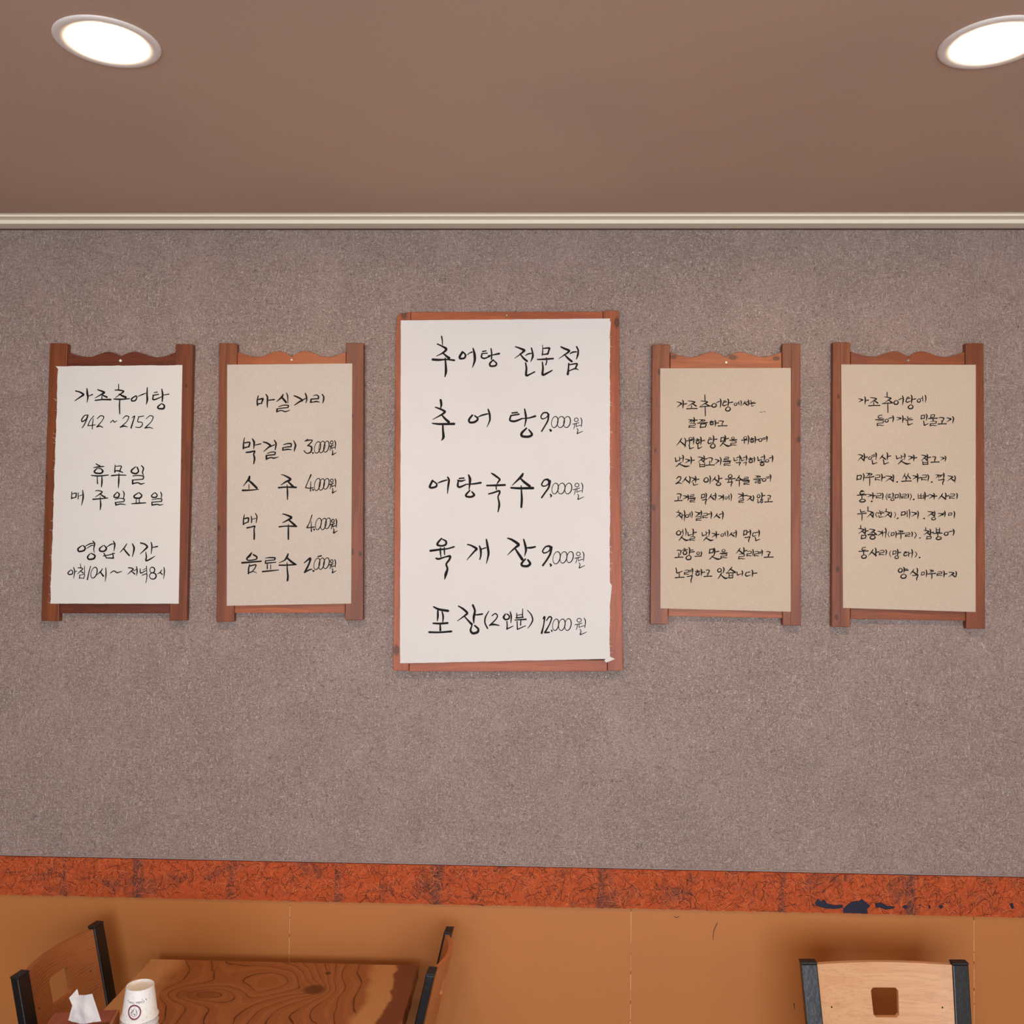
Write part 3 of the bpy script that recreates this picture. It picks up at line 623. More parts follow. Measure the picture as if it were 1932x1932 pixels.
I.line('''245,140:14 252,180:12 255,232:8; 200,222:14 235,238:14 292,270:24 285,295:22 245,325:14 188,352:6; 255,315:14 295,350:20 325,372:28; 150,388:24 215,392:22 300,388:14 380,396:20; 284,375:14 290,450:20 292,520:24 280,575:8;
470,308:22 440,355:22 445,378:20 490,372:18 502,340:18 480,312:14; 522,338:8 545,318:10 572,308:14; 582,268:12 598,330:24 600,400:22 575,475:6;
685,302:14 722,296:12; 675,325:12 735,320:12; 680,325:14 672,362:16 705,376:16 765,352:12; 775,270:12 782,320:14 780,385:14; 745,348:10 800,338:12 862,325:20; 800,392:14 762,430:18 770,458:18 820,455:18 835,430:16 805,400:12;
1035,250:10 1070,262:16 1130,288:24 1120,305:20 1085,335:12 1028,375:5; 1085,325:10 1120,370:18 1160,405:22; 1145,345:8 1175,328:14 1215,322:12; 1208,265:14 1222,320:16 1222,360:20 1200,412:6; 1145,425:14 1155,480:18 1152,558:22 1195,545:14 1243,520:14;
1328,232:6 1330,290:10 1325,340:14; 1330,270:10 1400,265:18 1395,290:16 1385,325:16; 1325,335:10 1385,328:16; 1272,388:12 1350,385:18 1442,378:16; 1368,370:10 1372,410:12 1362,445:12; 1325,415:12 1332,480:18 1328,552:22 1375,535:18 1430,505:12;
1525,252:14 1560,270:20 1612,292:22 1600,312:18 1560,340:12 1500,380:5; 1560,332:10 1600,375:20 1640,408:22; 1620,328:8 1650,310:16 1692,305:12; 1692,250:14 1710,290:16 1705,340:18 1690,385:8; 1608,430:14 1605,490:16 1598,545:24; 1612,445:12 1695,432:16 1690,460:16 1675,490:14; 1610,512:10 1640,498:12 1680,485:14 1710,498:8''', p3)
I.line('''235,822:22 242,870:22 235,912:8; 178,900:12 230,918:18 280,945:22 265,965:20 235,985:16 152,1030:6; 245,980:14 285,1025:22 322,1058:26; 145,1072:12 220,1080:20 380,1078:24; 258,1085:16 260,1150:20 265,1220:26 245,1255:8;
575,985:18 540,1030:20 548,1062:20 600,1058:22 635,1025:18 600,990:14; 635,1005:8 680,985:16 740,970:14; 745,922:14 760,975:20 762,1040:16 732,1112:5;
1000,962:14 1058,955:14; 985,990:14 1075,974:16; 988,990:16 978,1040:18 1030,1050:20 1110,1020:14; 1135,918:12 1145,970:20 1150,1030:18 1135,1105:8; 1100,1022:10 1180,1015:14 1250,995:20; 1155,1125:16 1105,1175:24 1108,1210:24 1180,1215:24 1215,1190:22 1180,1140:14;
1390,990:14 1378,960:16 1335,962:14 1310,1000:12 1325,1025:12 1365,1012:10 1388,985:12; 1392,975:18 1385,1040:16 1350,1105:14 1318,1158:14; 1406,1140:16 1418,1150:20 1412,1158:12; o 1458,1058,34,60,8,8; o 1524,1058,38,60,8,8; o 1590,1058,36,60,8,8; won 1650,1012,1760,1185,8''', p3)
I = Ink(790, 890, 5.682, TP+.0004, M['ink'], 1.12)
I.line('''148,95:20 118,160:22 140,172:20 185,160:20 192,130:16 155,100:14; 205,122:8 245,105:16 305,88:12; 310,58:14 325,90:20 315,160:18 308,235:6;
435,72:14 485,68:14; 418,92:14 455,100:18 500,88:8; 425,100:16 418,150:20 440,165:20 500,140:14; 535,35:14 550,80:26 545,150:16 540,190:8; 500,135:10 590,130:16 665,118:20; 548,200:14 508,245:20 512,265:20 560,270:20 595,250:22 570,215:14;
778,15:10 810,35:20 868,80:18 855,105:16 840,130:10; 730,148:16 830,146:20 925,142:20; 830,150:12 832,190:12; 750,238:14 800,225:16 860,205:18 868,225:18 850,270:14 862,330:18 862,370:20 850,430:10;
1118,20:16 1100,50:26 1050,100:16 1000,148:6; 1085,65:14 1130,110:24 1190,155:26; 990,172:18 1080,178:22 1225,175:26; 1098,150:10 1102,220:16 1105,300:22 1100,380:20;
1400,120:18 1385,85:22 1345,90:14 1318,135:14 1335,155:14 1375,145:12 1400,110:14; 1405,100:26 1395,165:18 1355,225:16 1318,278:16; 1410,242:12 1422,258:16 1412,272:8; o 1462,180,34,58,8,8; o 1530,180,38,58,8,8; o 1604,180,36,58,8,8; won 1655,120,1770,300,8''', p3)
I.line('''245,715:14 210,755:20 200,785:20 250,795:18 290,780:20 292,745:18 255,725:12; 125,848:22 220,835:20 310,825:14 378,805:16; 232,815:12 232,860:16 238,912:10; 275,810:10 275,850:14 278,890:10; 185,928:16 215,935:20 280,915:14 335,905:22 330,940:20 295,990:18 308,1040:20 290,1100:28 278,1155:6;
522,780:12 560,790:16 620,825:24 600,850:18 560,895:14 515,948:5; 650,795:12 665,840:22 665,900:16 655,940:12; 665,832:12 720,815:12; 725,725:14 735,780:22 748,880:22 725,985:6;
952,712:12 1000,730:22 1070,780:28 1040,810:20 1000,845:14 950,895:5; 1035,825:14 1070,880:24 1110,940:28; 1125,725:14 1140,780:22 1150,840:22 1135,905:6; 1150,815:12 1200,815:20 1250,805:16; 1145,935:14 1105,980:22 1110,1008:22 1165,1012:24 1195,985:24 1170,945:18;
1415,840:16 1405,800:22 1360,805:14 1328,850:14 1345,872:14 1390,855:12 1415,820:14; 1422,810:26 1410,880:20 1370,950:18 1330,1005:18; 1408,990:14 1420,1002:18 1408,1018:6; o 1478,922,38,66,8,10; o 1552,918,36,62,8,10; o 1622,915,34,60,8,10; won 1672,858,1782,1035,8''', p3)
I.line('''160,1448:14 215,1475:22 315,1492:24; 205,1490:16 205,1550:20 200,1600:8; 250,1500:12 262,1550:18 258,1610:10; 155,1625:16 230,1628:20 310,1622:20; 230,1635:14 232,1700:20; 112,1720:20 220,1722:18 350,1712:20;
425,1440:12 475,1470:20 520,1515:22 490,1545:16 415,1600:6; 485,1545:12 525,1590:16 568,1635:24; 580,1430:20 602,1490:20 590,1560:24 590,1622:10; 605,1535:12 640,1532:16 682,1525:16; 572,1645:12 555,1700:20 580,1732:24 630,1720:24 638,1685:20 600,1650:16;
752,1495:8 715,1560:14 710,1620:14 738,1680:14; 785,1545:10 820,1520:12 845,1545:12 820,1590:12 760,1648:14; 770,1640:18 810,1638:18 865,1648:8; 930,1525:12 910,1560:20 930,1585:16 965,1575:16 970,1545:14 945,1525:12; 980,1500:10 992,1550:16 988,1620:8; 945,1605:12 948,1650:12 945,1688:14; 945,1686:14 1012,1655:8;
1050,1515:8 1052,1565:12; 1115,1470:8 1112,1560:12; 1050,1540:8 1110,1530:8; 1045,1568:14 1120,1560:12; 1030,1590:10 1150,1582:16; 1095,1590:10 1092,1645:12; 1055,1605:10 1058,1690:12; 1058,1690:12 1145,1652:8; 1165,1485:8 1205,1530:12 1222,1585:14 1205,1630:12 1170,1678:6;
1335,1575:12 1350,1555:18 1340,1640:12 1318,1730:20; 1370,1595:10 1400,1555:14 1425,1570:14 1400,1640:12 1352,1725:18; 1352,1725:16 1400,1722:14; 1424,1700:14 1428,1710:14; o 1468,1640,32,62,8,8; o 1535,1640,34,62,8,8; o 1600,1638,34,64,8,8; won 1675,1568,1800,1750,8''', p3)

# ---- 4: ten lines on how the soup is made
t4, p4 = sign(4, [(1230.7, 649.9), (1263.8, 649.9), (1260.5, 1177.8), (1227, 1178.1)], [(1475.8, 648.6), (1510.1, 648.2), (1511.1, 1180.1), (1477, 1180.1)],
    [(1264.6, 665), (1304.4, 673.9), (1344.2, 664), (1368.2, 674.2), (1395.5, 664.5), (1437.7, 673.4), (1475.4, 664)], 700,
    [(1261.2, 1140), (1476.6, 1143), (1476.6, 1166.2), (1261.2, 1162.4)], [(1245.6, 694.9), (1491.9, 694.3), (1491.9, 1154.1), (1246.1, 1147.8)], (.1, .1, .1, .1), (1370.2, 683.8), P_tan,
    rgb(144, 80, 44), rgb(116, 60, 32), rgb(176, 98, 52), rgb(150, 78, 40),
    'wooden sign board right of the large menu, tan paper with ten lines of small writing',
    kL=[(1232, 958, 3.2), (1235, 851, 1.8), (1243, 704, 3)], kR=[(1503, 763, 3), (1503, 831, 3), (1509, 1172, 2)], kT=[(1380.6, 676, 4), (1269, 675, 3), (1462, 678, 3.4)], grooves=(None, ((1493.5, 651), (1491.8, 1179))))
I = Ink(1270, 735, 9.66, TP+.0003, M['ink'])
jline(I, 'ㄱ70,215,155,325 ㅏ165,195,245,342 ㅈ265,205,420,305 ㅗ250,290,440,352 l570,95,590,200 ㅈ500,205,650,300 ㅡ485,290,685,325 l575,300,598,478 ㅇ705,250,790,320 ㅓ790,170,875,330 ㅌ905,205,990,295 ㅏ985,170,1085,310 ㅇ955,315,1045,390 ㅇ1112,240,1165,290 ㅔ1165,200,1245,298 ㅅ1262,215,1350,285 ㅓ1330,190,1380,300 ㄴ1415,195,1480,245 ㅡ1390,240,1500,265 ㄴ1425,265,1480,305', p4)
jline(I, 'ㄲ278,540,375,605 ㅏ370,510,440,615 ㄹ290,615,410,692 ㄲ475,540,580,600 ㅡ445,595,625,620 ㅁ495,622,600,695 ㅎ665,570,745,640 ㅏ755,560,825,670 ㄱg830,570,915,625 ㅗ820,610,985,665 -1575,405,1630,420 -1650,392,1680,412', p4)
jline(I, 'ㅅ55,885,225,1030 ㅣ205,885,235,1055 ㅇ285,870,350,915 ㅜ250,925,345,1010 ㅓ325,865,380,1000 ㄴ290,1010,378,1080 ㅎ410,895,490,985 ㅏ490,865,570,1010 ㄴ445,985,525,1078 ㅌ635,880,725,985 ㅏ720,840,800,985 ㅇ680,985,768,1065 ㅁ868,870,935,950 ㅏ935,835,1010,965 ㅅw855,940,1060,1035 ㅇ1065,860,1115,905 ㅡ1030,905,1160,930 ㄹ1050,935,1155,1018 ㅇ1285,855,1345,905 ㅜ1245,915,1350,985 ㅣ1360,840,1385,1000 ㅎ1405,880,1475,960 ㅏ1480,855,1560,980 ㅇ1560,890,1620,945 ㅕ1615,850,1720,955', p4)
I = Ink(1270, 850, 9.66, TP+.0003, M['ink'])
jline(I, 'ㄴ38,130,115,200 ㅐ105,85,190,215 ㅅw50,215,305,295 ㄱ220,150,300,230 ㅏ315,115,385,255 ㅈ450,115,560,215 ㅏ550,95,620,220 ㅂ475,225,585,300 ㄱg640,130,715,215 ㅗ595,190,750,272 ㄱ760,150,835,250 ㅣ850,125,880,268 ㄹ930,120,1020,175 ㅡ910,185,1050,205 ㄹ930,205,1045,272 ㄴ1105,130,1180,190 ㅓ1150,90,1225,195 ㄱt1145,215,1225,275 ㄴ1240,125,1300,190 ㅓ1270,90,1345,195 ㄱt1280,215,1335,275 ㅎ1375,130,1460,220 ㅣ1470,120,1490,220 ㄴ1540,115,1620,185 ㅓ1595,80,1670,190 ㅎ1580,190,1670,272 ㅇ1680,160,1745,210 ㅓ1745,90,1820,215', p4)
jline(I, '2:50,475,160,605 ㅅ165,480,290,585 ㅣ290,470,315,612 ㄱ325,485,400,580 ㅏ395,470,470,590 ㄴ360,585,455,632 ㅇ560,490,645,575 ㅣ660,460,685,610 ㅅ700,480,820,570 ㅏ815,450,890,580 ㅇ785,580,870,635 ㅇ1005,435,1075,495 ㅠ950,510,1130,565 ㄱt990,570,1075,655 ㅅ1140,455,1260,545 ㅜ1140,530,1270,655 ㄹ1290,485,1375,535 ㅡ1270,540,1390,560 ㄹ1290,560,1390,618 ㄲ1495,455,1590,505 ㅡ1468,510,1615,530 ㄹ1495,540,1550,592 ㅎ1550,530,1600,598 ㅇ1625,505,1690,560 ㅕ1690,440,1785,565', p4)
jline(I, 'ㄱg70,785,145,880 ㅗ30,840,165,922 ㄱ180,815,260,890 ㅣ262,805,285,918 ㄹ310,800,385,850 ㅡ295,860,405,880 ㄹ310,880,400,940 ㅁ515,795,575,870 ㅣ590,775,612,885 ㄱt530,890,605,985 ㅅ635,795,745,895 ㅓ720,775,780,912 ㄱ825,815,900,895 ㅣ905,805,922,912 ㅇ945,840,990,885 ㅔ985,785,1065,920 ㄱ1185,785,1265,865 ㅏ1255,770,1345,880 ㄹ1200,880,1290,948 ㅈ1345,825,1440,915 ㅣ1450,820,1475,930 ㅇ1530,800,1585,860 ㅏ1605,770,1672,885 ㄴ1540,885,1590,955 ㅎ1590,875,1640,950 ㄱg1715,815,1775,895 ㅗ1670,860,1810,942', p4)
I = Ink(1270, 955, 9.66, TP+.0003, M['ink'])
jline(I, 'ㅊ50,75,150,210 ㅐ150,80,215,270 ㅇ225,150,285,205 ㅔ280,95,350,215 ㄱ400,95,480,200 ㅓ460,85,520,185 ㄹ420,190,515,262 ㄹ540,130,630,215 ㅓ620,100,705,230 ㅅ740,135,850,215 ㅓ830,95,915,245', p4)
jline(I, 'ㅇ60,445,140,525 ㅔ135,405,240,540 ㅅw105,530,295,628 ㄴ265,475,345,535 ㅏ350,415,425,555 ㄹ305,555,400,625 ㄴ525,480,600,540 ㅐ590,430,665,555 ㅅw555,550,740,628 ㄱ705,485,780,570 ㅏ775,460,835,588 ㅇ870,500,920,550 ㅔ915,450,1000,560 ㅅ1010,480,1110,550 ㅓ1090,440,1155,578 ㅁ1285,440,1345,530 ㅓ1345,430,1415,550 ㄱt1305,560,1395,655 ㄷ1445,480,1510,550 ㅓ1500,435,1575,560 ㄴ1495,565,1580,628', p4)
jline(I, 'ㄱg70,800,145,895 ㅗ35,850,180,940 ㅎ170,770,265,880 ㅑ275,755,385,895 ㅇ235,895,330,975 ㅇ430,830,485,880 ㅡ400,905,500,920 ㅣ505,830,522,920 ㅁ660,780,735,860 ㅏ735,765,830,900 ㅅw660,890,880,970 ㅇ890,785,950,835 ㅡ855,845,985,870 ㄹ870,870,985,945 ㅅ1145,765,1270,865 ㅏ1275,755,1345,880 ㄹ1195,870,1305,965 ㄹ1345,820,1430,910 ㅣ1445,790,1465,905 ㄹ1480,825,1560,910 ㅕ1555,800,1630,910 ㄱg1700,825,1765,900 ㅗ1660,870,1825,935', p4)
jline(I, 'ㄴ50,1125,170,1220 ㅗ40,1205,200,1308 ㄹ205,1165,290,1245 ㅕ285,1130,360,1250 ㄱt255,1265,345,1395 ㅎ405,1165,490,1260 ㅏ500,1150,575,1270 ㄱg600,1160,660,1240 ㅗ565,1215,705,1285 ㅇ810,1130,880,1200 ㅣ905,1115,935,1220 ㅅw820,1205,1010,1322 ㅅ985,1110,1130,1205 ㅡ970,1205,1140,1225 ㅂ1010,1225,1095,1312 ㄴ1160,1195,1240,1255 ㅣ1250,1175,1270,1275 ㄷ1315,1200,1410,1275 ㅏ1425,1165,1525,1290', p4)

# ---- 5: the list of river fish (far right)
t5, p5 = sign(5, [(1571.5, 646), (1604.3, 646), (1604.3, 1182.8), (1569.5, 1182.8)], [(1822, 647.7), (1856, 647.7), (1858.9, 1186.4), (1823.3, 1186.4)],
    [(1605.2, 663), (1647.7, 672.9), (1689, 662.8), (1713.6, 673.8), (1737.2, 662.8), (1781.9, 673.6), (1821.4, 663)], 694,
    [(1605, 1140), (1822.6, 1143), (1822.8, 1171.2), (1605, 1167.4)], [(1587.3, 687.5), (1841, 688.3), (1840.7, 1154.6), (1590.6, 1147)], (.1, .1, .1, .1), (1713.6, 680.2), P_tan,
    rgb(142, 76, 40), rgb(112, 56, 28), rgb(150, 80, 42), rgb(122, 60, 32),
    'rightmost wooden sign board, tan paper with a list of river fish in small writing',
    kL=[(1576, 1073, 2.6), (1574, 1163, 2.6), (1577, 750, 2)], kR=[(1850, 723, 2.6), (1852, 852, 1.4)], grooves=(((1586, 648), (1585.8, 1181)), None))
I = Ink(1610, 730, 9.66, TP+.0003, M['ink'])
jline(I, 'ㄱ95,210,170,280 ㅏ200,180,275,320 ㅈ300,190,445,300 ㅗ280,275,485,345 l610,95,620,180 ㅈ560,180,710,295 ㅡ530,285,715,310 l620,290,640,468 ㅇ740,245,820,318 ㅓ820,165,915,330 ㅌ960,185,1050,280 ㅏ1045,150,1135,310 ㅇ1000,325,1090,398 ㅇ1165,215,1225,280 ㅔ1220,150,1325,285', p5)
jline(I, 'ㄷ450,515,530,570 ㅡ405,580,555,605 ㄹ435,610,555,708 ㅇ575,585,640,640 ㅓ640,525,735,645 ㄱ790,550,870,610 ㅏ890,525,950,655 ㄴ985,535,1065,580 ㅡ955,590,1080,610 ㄴ985,620,1080,695 ㅁ1235,515,1300,585 ㅣ1320,495,1350,610 ㄴ1280,620,1365,700 ㅁ1410,505,1480,560 ㅜ1370,570,1530,625 ㄹ1400,625,1520,710 ㄱg1560,555,1650,640 ㅗ1545,610,1695,680 ㄱ1700,555,1780,640 ㅣ1800,540,1835,665', p5)
jline(I, 'ㅈ80,1230,190,1345 ㅏ185,1215,255,1360 ㅇ275,1270,335,1320 ㅕ330,1200,425,1330 ㄴ340,1335,435,1405 ㅅ475,1235,585,1320 ㅏ605,1200,680,1335 ㄴ545,1325,645,1408 ㄴ780,1250,860,1310 ㅐ860,1215,945,1330 ㅅw815,1320,1045,1408 ㄱ1000,1255,1080,1335 ㅏ1090,1240,1155,1355 ㅈ1235,1240,1345,1345 ㅏ1335,1230,1405,1350 ㅂ1255,1350,1370,1415 ㄱg1440,1270,1500,1350 ㅗ1415,1310,1565,1375 ㄱ1590,1275,1655,1340 ㅣ1665,1260,1690,1358', p5)
I = Ink(1610, 880, 9.66, TP+.0003, M['ink'])
jline(I, 'ㅁ65,160,145,245 ㅣ175,130,200,268 ㄲ235,115,340,185 ㅜ215,185,375,350 ㄹ400,155,490,250 ㅏ505,140,580,272 ㅈ585,170,730,275 ㅣ715,150,740,285 .795,282 ㅆ895,125,1040,225 ㅗ880,195,1055,275 ㄱ1080,160,1160,235 ㅏ1155,135,1235,295 ㄹ1245,155,1340,250 ㅣ1350,150,1378,272 .1427,285 ㄲ1500,145,1600,215 ㅓ1590,120,1655,230 ㄱt1550,235,1650,335 ㅈ1715,170,1830,265 ㅣ1840,170,1862,298', p5)
jline(I, 'ㅌ120,440,210,510 ㅜ70,515,235,600 ㅇ115,595,220,648 ㄱ255,505,335,560 ㅏ345,480,400,600 .332,636 ㄹ420,490,510,580 ㅣ525,485,545,612 (590,490,620,610 ㄸ630,505,695,570 ㅣ710,485,735,580 ㅇ680,580,745,622 ㅁ760,510,820,580 ㅣ840,485,862,595 ㄹ880,505,970,580 ㅣ990,500,1010,585 )1030,490,1065,610 .1098,602 ㅃ1175,500,1290,585 ㅏ1290,470,1370,620 ㄱ1380,505,1455,590 ㅏ1460,490,1520,605 ㅅ1550,495,1680,600 ㅏ1670,485,1740,600 ㄹ1755,500,1850,585 ㅣ1880,490,1898,595', p5)
jline(I, 'ㄴ125,785,215,835 ㅜ75,850,235,985 l262,735,272,800 ㅈ250,810,360,930 ㅣ345,830,370,940 (400,830,440,925 ㄴ475,795,545,830 ㅜ445,845,555,895 ㄴ460,890,550,930 l593,770,605,815 ㅈ565,820,680,925 ㅣ680,830,700,940 )745,830,775,935 .805,945 ㅁ875,825,945,895 ㅔ945,785,1030,950 ㄱ1060,825,1150,915 ㅣ1165,815,1190,955 .1287,948 ㅈ1350,820,1480,910 ㅣ1470,815,1490,925 ㅇ1425,925,1500,975 ㄱ1545,850,1640,915 ㅓ1620,815,1675,925 ㅁ1735,845,1795,895 ㅣ1830,820,1850,945', p5)
I = Ink(1610, 985, 9.66, TP+.0003, M['ink'])
jline(I, 'l130,60,140,115 ㅈ90,115,215,215 ㅏ205,105,270,230 ㅁ145,235,230,305 ㅈ285,125,410,220 ㅗ265,195,430,232 ㅇ305,240,400,310 ㄱ445,160,530,250 ㅐ520,110,600,290 (630,170,660,275 ㅁ690,190,745,250 ㅣ770,170,785,290 ㄲ815,150,905,205 ㅜ795,205,935,305 ㄹ950,195,1035,265 ㅣ1060,180,1080,270 )1110,180,1155,295 l1315,100,1325,150 ㅈ1280,150,1395,235 ㅏ1390,130,1460,260 ㅁ1335,260,1420,310 ㅂ1505,105,1580,190 ㅜ1455,200,1615,270 ㅇ1510,265,1605,320 ㅇ1655,180,1730,240 ㅓ1730,130,1840,250', p5)
jline(I, '.1213,288', p5, 15, M['brownink'])
jline(I, 'ㄷ155,460,230,515 ㅜ100,525,270,600 ㅇ150,595,240,660 ㅅ275,500,415,615 ㅏ395,475,465,630 ㄹ475,515,565,600 ㅣ585,505,610,605 (655,520,685,630 ㅁ720,525,780,590 ㅏ795,495,860,625 ㅇ755,610,825,665 ㅌ920,540,1000,615 ㅐ995,500,1080,655 )1120,540,1165,640 .1205,645', p5)
jline(I, 'ㅇ820,840,895,915 ㅑ905,825,1000,925 ㅇ865,945,965,1025 ㅅ1030,865,1150,955 ㅣ1155,840,1175,955 ㄱt1080,960,1175,1065 ㅁ1240,910,1295,970 ㅣ1325,875,1340,1000 ㄲ1385,865,1460,930 ㅜ1355,935,1500,1035 ㄹ1525,905,1620,975 ㅏ1640,890,1705,1010 ㅈ1735,910,1850,1000 ㅣ1865,900,1882,1005', p5)

# ================================================================= CEILING DOWNLIGHTS
def emis(name, col, st):
    t = NT(name); t.b.inputs['Base Color'].default_value = (1, 1, 1, 1)
    t.b.inputs['Emission Color'].default_value = tuple(col)+(1,); t.b.inputs['Emission Strength'].default_value = st; return t.m
LAMP = 170.0
M['lamp'] = emis('lamp_diffuser', WARM, LAMP)
def lathe(prof, c, n=48):
    vs = []; fs = []
    for r, z in prof:
        for i in range(n): a = 2*math.pi*i/n; vs.append((c[0]+math.cos(a)*r, c[1]+math.sin(a)*r, c[2]+z))
    for k in range(len(prof)-1):
        for i in range(n): fs.append((n*k+i, n*k+(i+1) % n, n*k+n+(i+1) % n, n*k+n+i))
    return vs, fs
def downlight(x, y, label):
    t = thing('ceiling_downlight', (x, y, CZ), label, 'ceiling light', 'round downlights in the ceiling')
    v, f = lathe([(r_*KL, z_) for r_, z_ in ((.0885, -.0002), (.0882, -.0018), (.086, -.0034), (.080, -.0042), (.070, -.0032), (.0655, -.0020), (.0650, -.0003))], (x, y, CZ))
    mesh('rim', v, f, M['white_metal'], t, smooth=True)
    v, f = lathe([(.0652*KL, -.0012), (.05, -.0022), (.02, -.0028)], (x, y, CZ)); k = len(v)
    v.append((x, y, CZ-.0029)); f += [(k-48+i, k-48+(i+1) % 48, k) for i in range(48)]
    mesh('diffuser', v, f, M['lamp'], t, smooth=True)
labs = ['round white-rimmed downlight glowing in the upper left ceiling', 'round white-rimmed downlight cut by the upper right frame edge']
for i, (x, y) in enumerate(DOWNLIGHTS): downlight(x*KL, y*KL, labs[i] if i < 2 else 'round downlight further back in the ceiling, behind the viewpoint')

# ================================================================= TABLE
ZT = .762
TC = [HZ(284, 1809, ZT), HZ(790, 1821, ZT)]; TX0, TX1, TY = TC[0].x, TC[1].x, (TC[0].y+TC[1].y)/2
TN = TY-1.20
def tl(px, py): p = HZ(px, py, ZT); return p.x-TX0, p.y-TY
def mat_table():
    t = NT('elm_slab'); s = t.sep(); X, Y = s[0], s[1]
    x = t.ma('ADD', X, (TX1-TX0)/2); y = t.ma('ADD', Y, 0.0)       # object origin sits mid back edge on the table top
    wn = t.noise(t.mp((4.2, 2.4, 1)), 1, 2, .5); w2 = t.noise(t.mp((26, 14, 1)), 1, 2, .5)
    h = t.ma('ADD', t.ma('MULTIPLY', x, 19), t.ma('MULTIPLY', wn, 4.5)); h = t.ma('ADD', h, t.ma('MULTIPLY', w2, .45))
    h = t.ma('ADD', h, t.ma('MULTIPLY', y, 3.5))
    def bump2(px, py, sx, sy, amp):
        a, b = tl(px, py)
        q = t.ma('ADD', t.ma('POWER', t.ma('ABSOLUTE', t.ma('DIVIDE', t.ma('SUBTRACT', x, a), sx)), 2), t.ma('POWER', t.ma('ABSOLUTE', t.ma('DIVIDE', t.ma('SUBTRACT', y, b), sy)), 2))
        return t.ma('MULTIPLY', t.ma('EXPONENT', t.ma('MULTIPLY', q, -1)), amp), q
    k1, q1 = bump2(375, 1876, .085, .04, 3.0); k2, q2 = bump2(593, 1867, .045, .04, -2.2); k3, q3_ = bump2(525, 1852, .10, .11, -5.0)
    h = t.ma('ADD', t.ma('ADD', h, k1), t.ma('ADD', k2, k3))
    fr = t.ma('FRACT', t.ma('MULTIPLY', h, 1.05))
    line = t.ss(t.ma('ABSOLUTE', t.ma('SUBTRACT', fr, .5)), .06, .012)
    soft = t.ss(fr, .05, .5)
    fr2 = t.noise(t.mp((110, 9, 1)), 1, 3, .6)
    c = t.mix(soft, rgb(168, 104, 60), rgb(156, 94, 53))
    c = t.mix(t.ss(fr2, .45, .75, 0, .3), c, rgb(128, 68, 34))
    c = t.mix(t.ma('MULTIPLY', line, t.ss(w2, .3, .6, .45, .95)), c, rgb(74, 32, 16))
    # pale sapwood bands and dark live edges
    ed = t.ma('ADD', x, t.ma('MULTIPLY', t.ma('SUBTRACT', t.noise(t.mp((3, 9, 1)), 1, 3), .5), .09))
    c = t.mix(t.ss(ed, .11, .05, 0, .8), c, rgb(214, 160, 108)); c = t.mix(t.ss(ed, .005, -.012, 0, .85), c, rgb(96, 44, 24))
    c = t.mix(t.ss(ed, .575, .60, 0, .85), c, rgb(204, 146, 92)); c = t.mix(t.ss(ed, .640, .650, 0, .9), c, rgb(104, 48, 28))
    c = t.mix(t.ss(ed, .700, .716, 0, .8), c, rgb(150, 92, 52))
    c = t.mix(t.ss(q2, .55, .12, 0, .85), c, rgb(78, 36, 20)); c = t.mix(t.ss(q1, .55, .1, 0, .45), c, rgb(110, 56, 30))
    a, b = tl(619, 1836); q = t.ma('ADD', t.ma('ABSOLUTE', t.ma('SUBTRACT', x, a)), t.ma('MULTIPLY', t.ma('ABSOLUTE', t.ma('SUBTRACT', y, b)), .8))
    c = t.mix(t.ss(q, .011, .007, 0, .8), c, rgb(70, 30, 16))
    t.bump(t.ma('MULTIPLY', line, -1), .0003, .4)
    return t.fin(c, .30, .45)
tbl = thing('dining_table', ((TX0+TX1)/2, TY, 0), 'wooden dining table with swirling dark grain against the ochre wall', 'table')
top = bpy.data.objects.new('tabletop', None)
vs = []; n = 40
L = []; R_ = []
for i in range(n+1):
    yy = TY-(TY-TN)*i/n; L.append((TX0+random.uniform(-.0012, .0012)*(i > 0), yy)); R_.append((TX1+random.uniform(-.0015, .0015)*(i > 0), yy))
out = [(x, y, ZT) for x, y in L]+[(x, y, ZT) for x, y in reversed(R_)]
v, f = prism(out, (0, 0, -.035)); 
bpy.data.objects.remove(top)
me = mesh('tabletop', [(a[0]-tbl.location.x, a[1]-TY, a[2]-ZT) for a in v], f, mat_table(), None, bev=.002)
me.parent = tbl; me.location = (0, 0, ZT)
for sx in (TX0+.05, TX1-.11):
    for sy in (TY-.008, TN+.11): box('leg', (sx, sy-.03, 0), (sx+.06, sy, ZT-.0352), M['powder'], tbl, bev=.003)
for sx in (TX0+.05, TX1-.11): box('apron', (sx+.01, TN+.112, ZT-.06), (sx+.05, TY-.04, ZT-.0353), M['powder'], tbl)

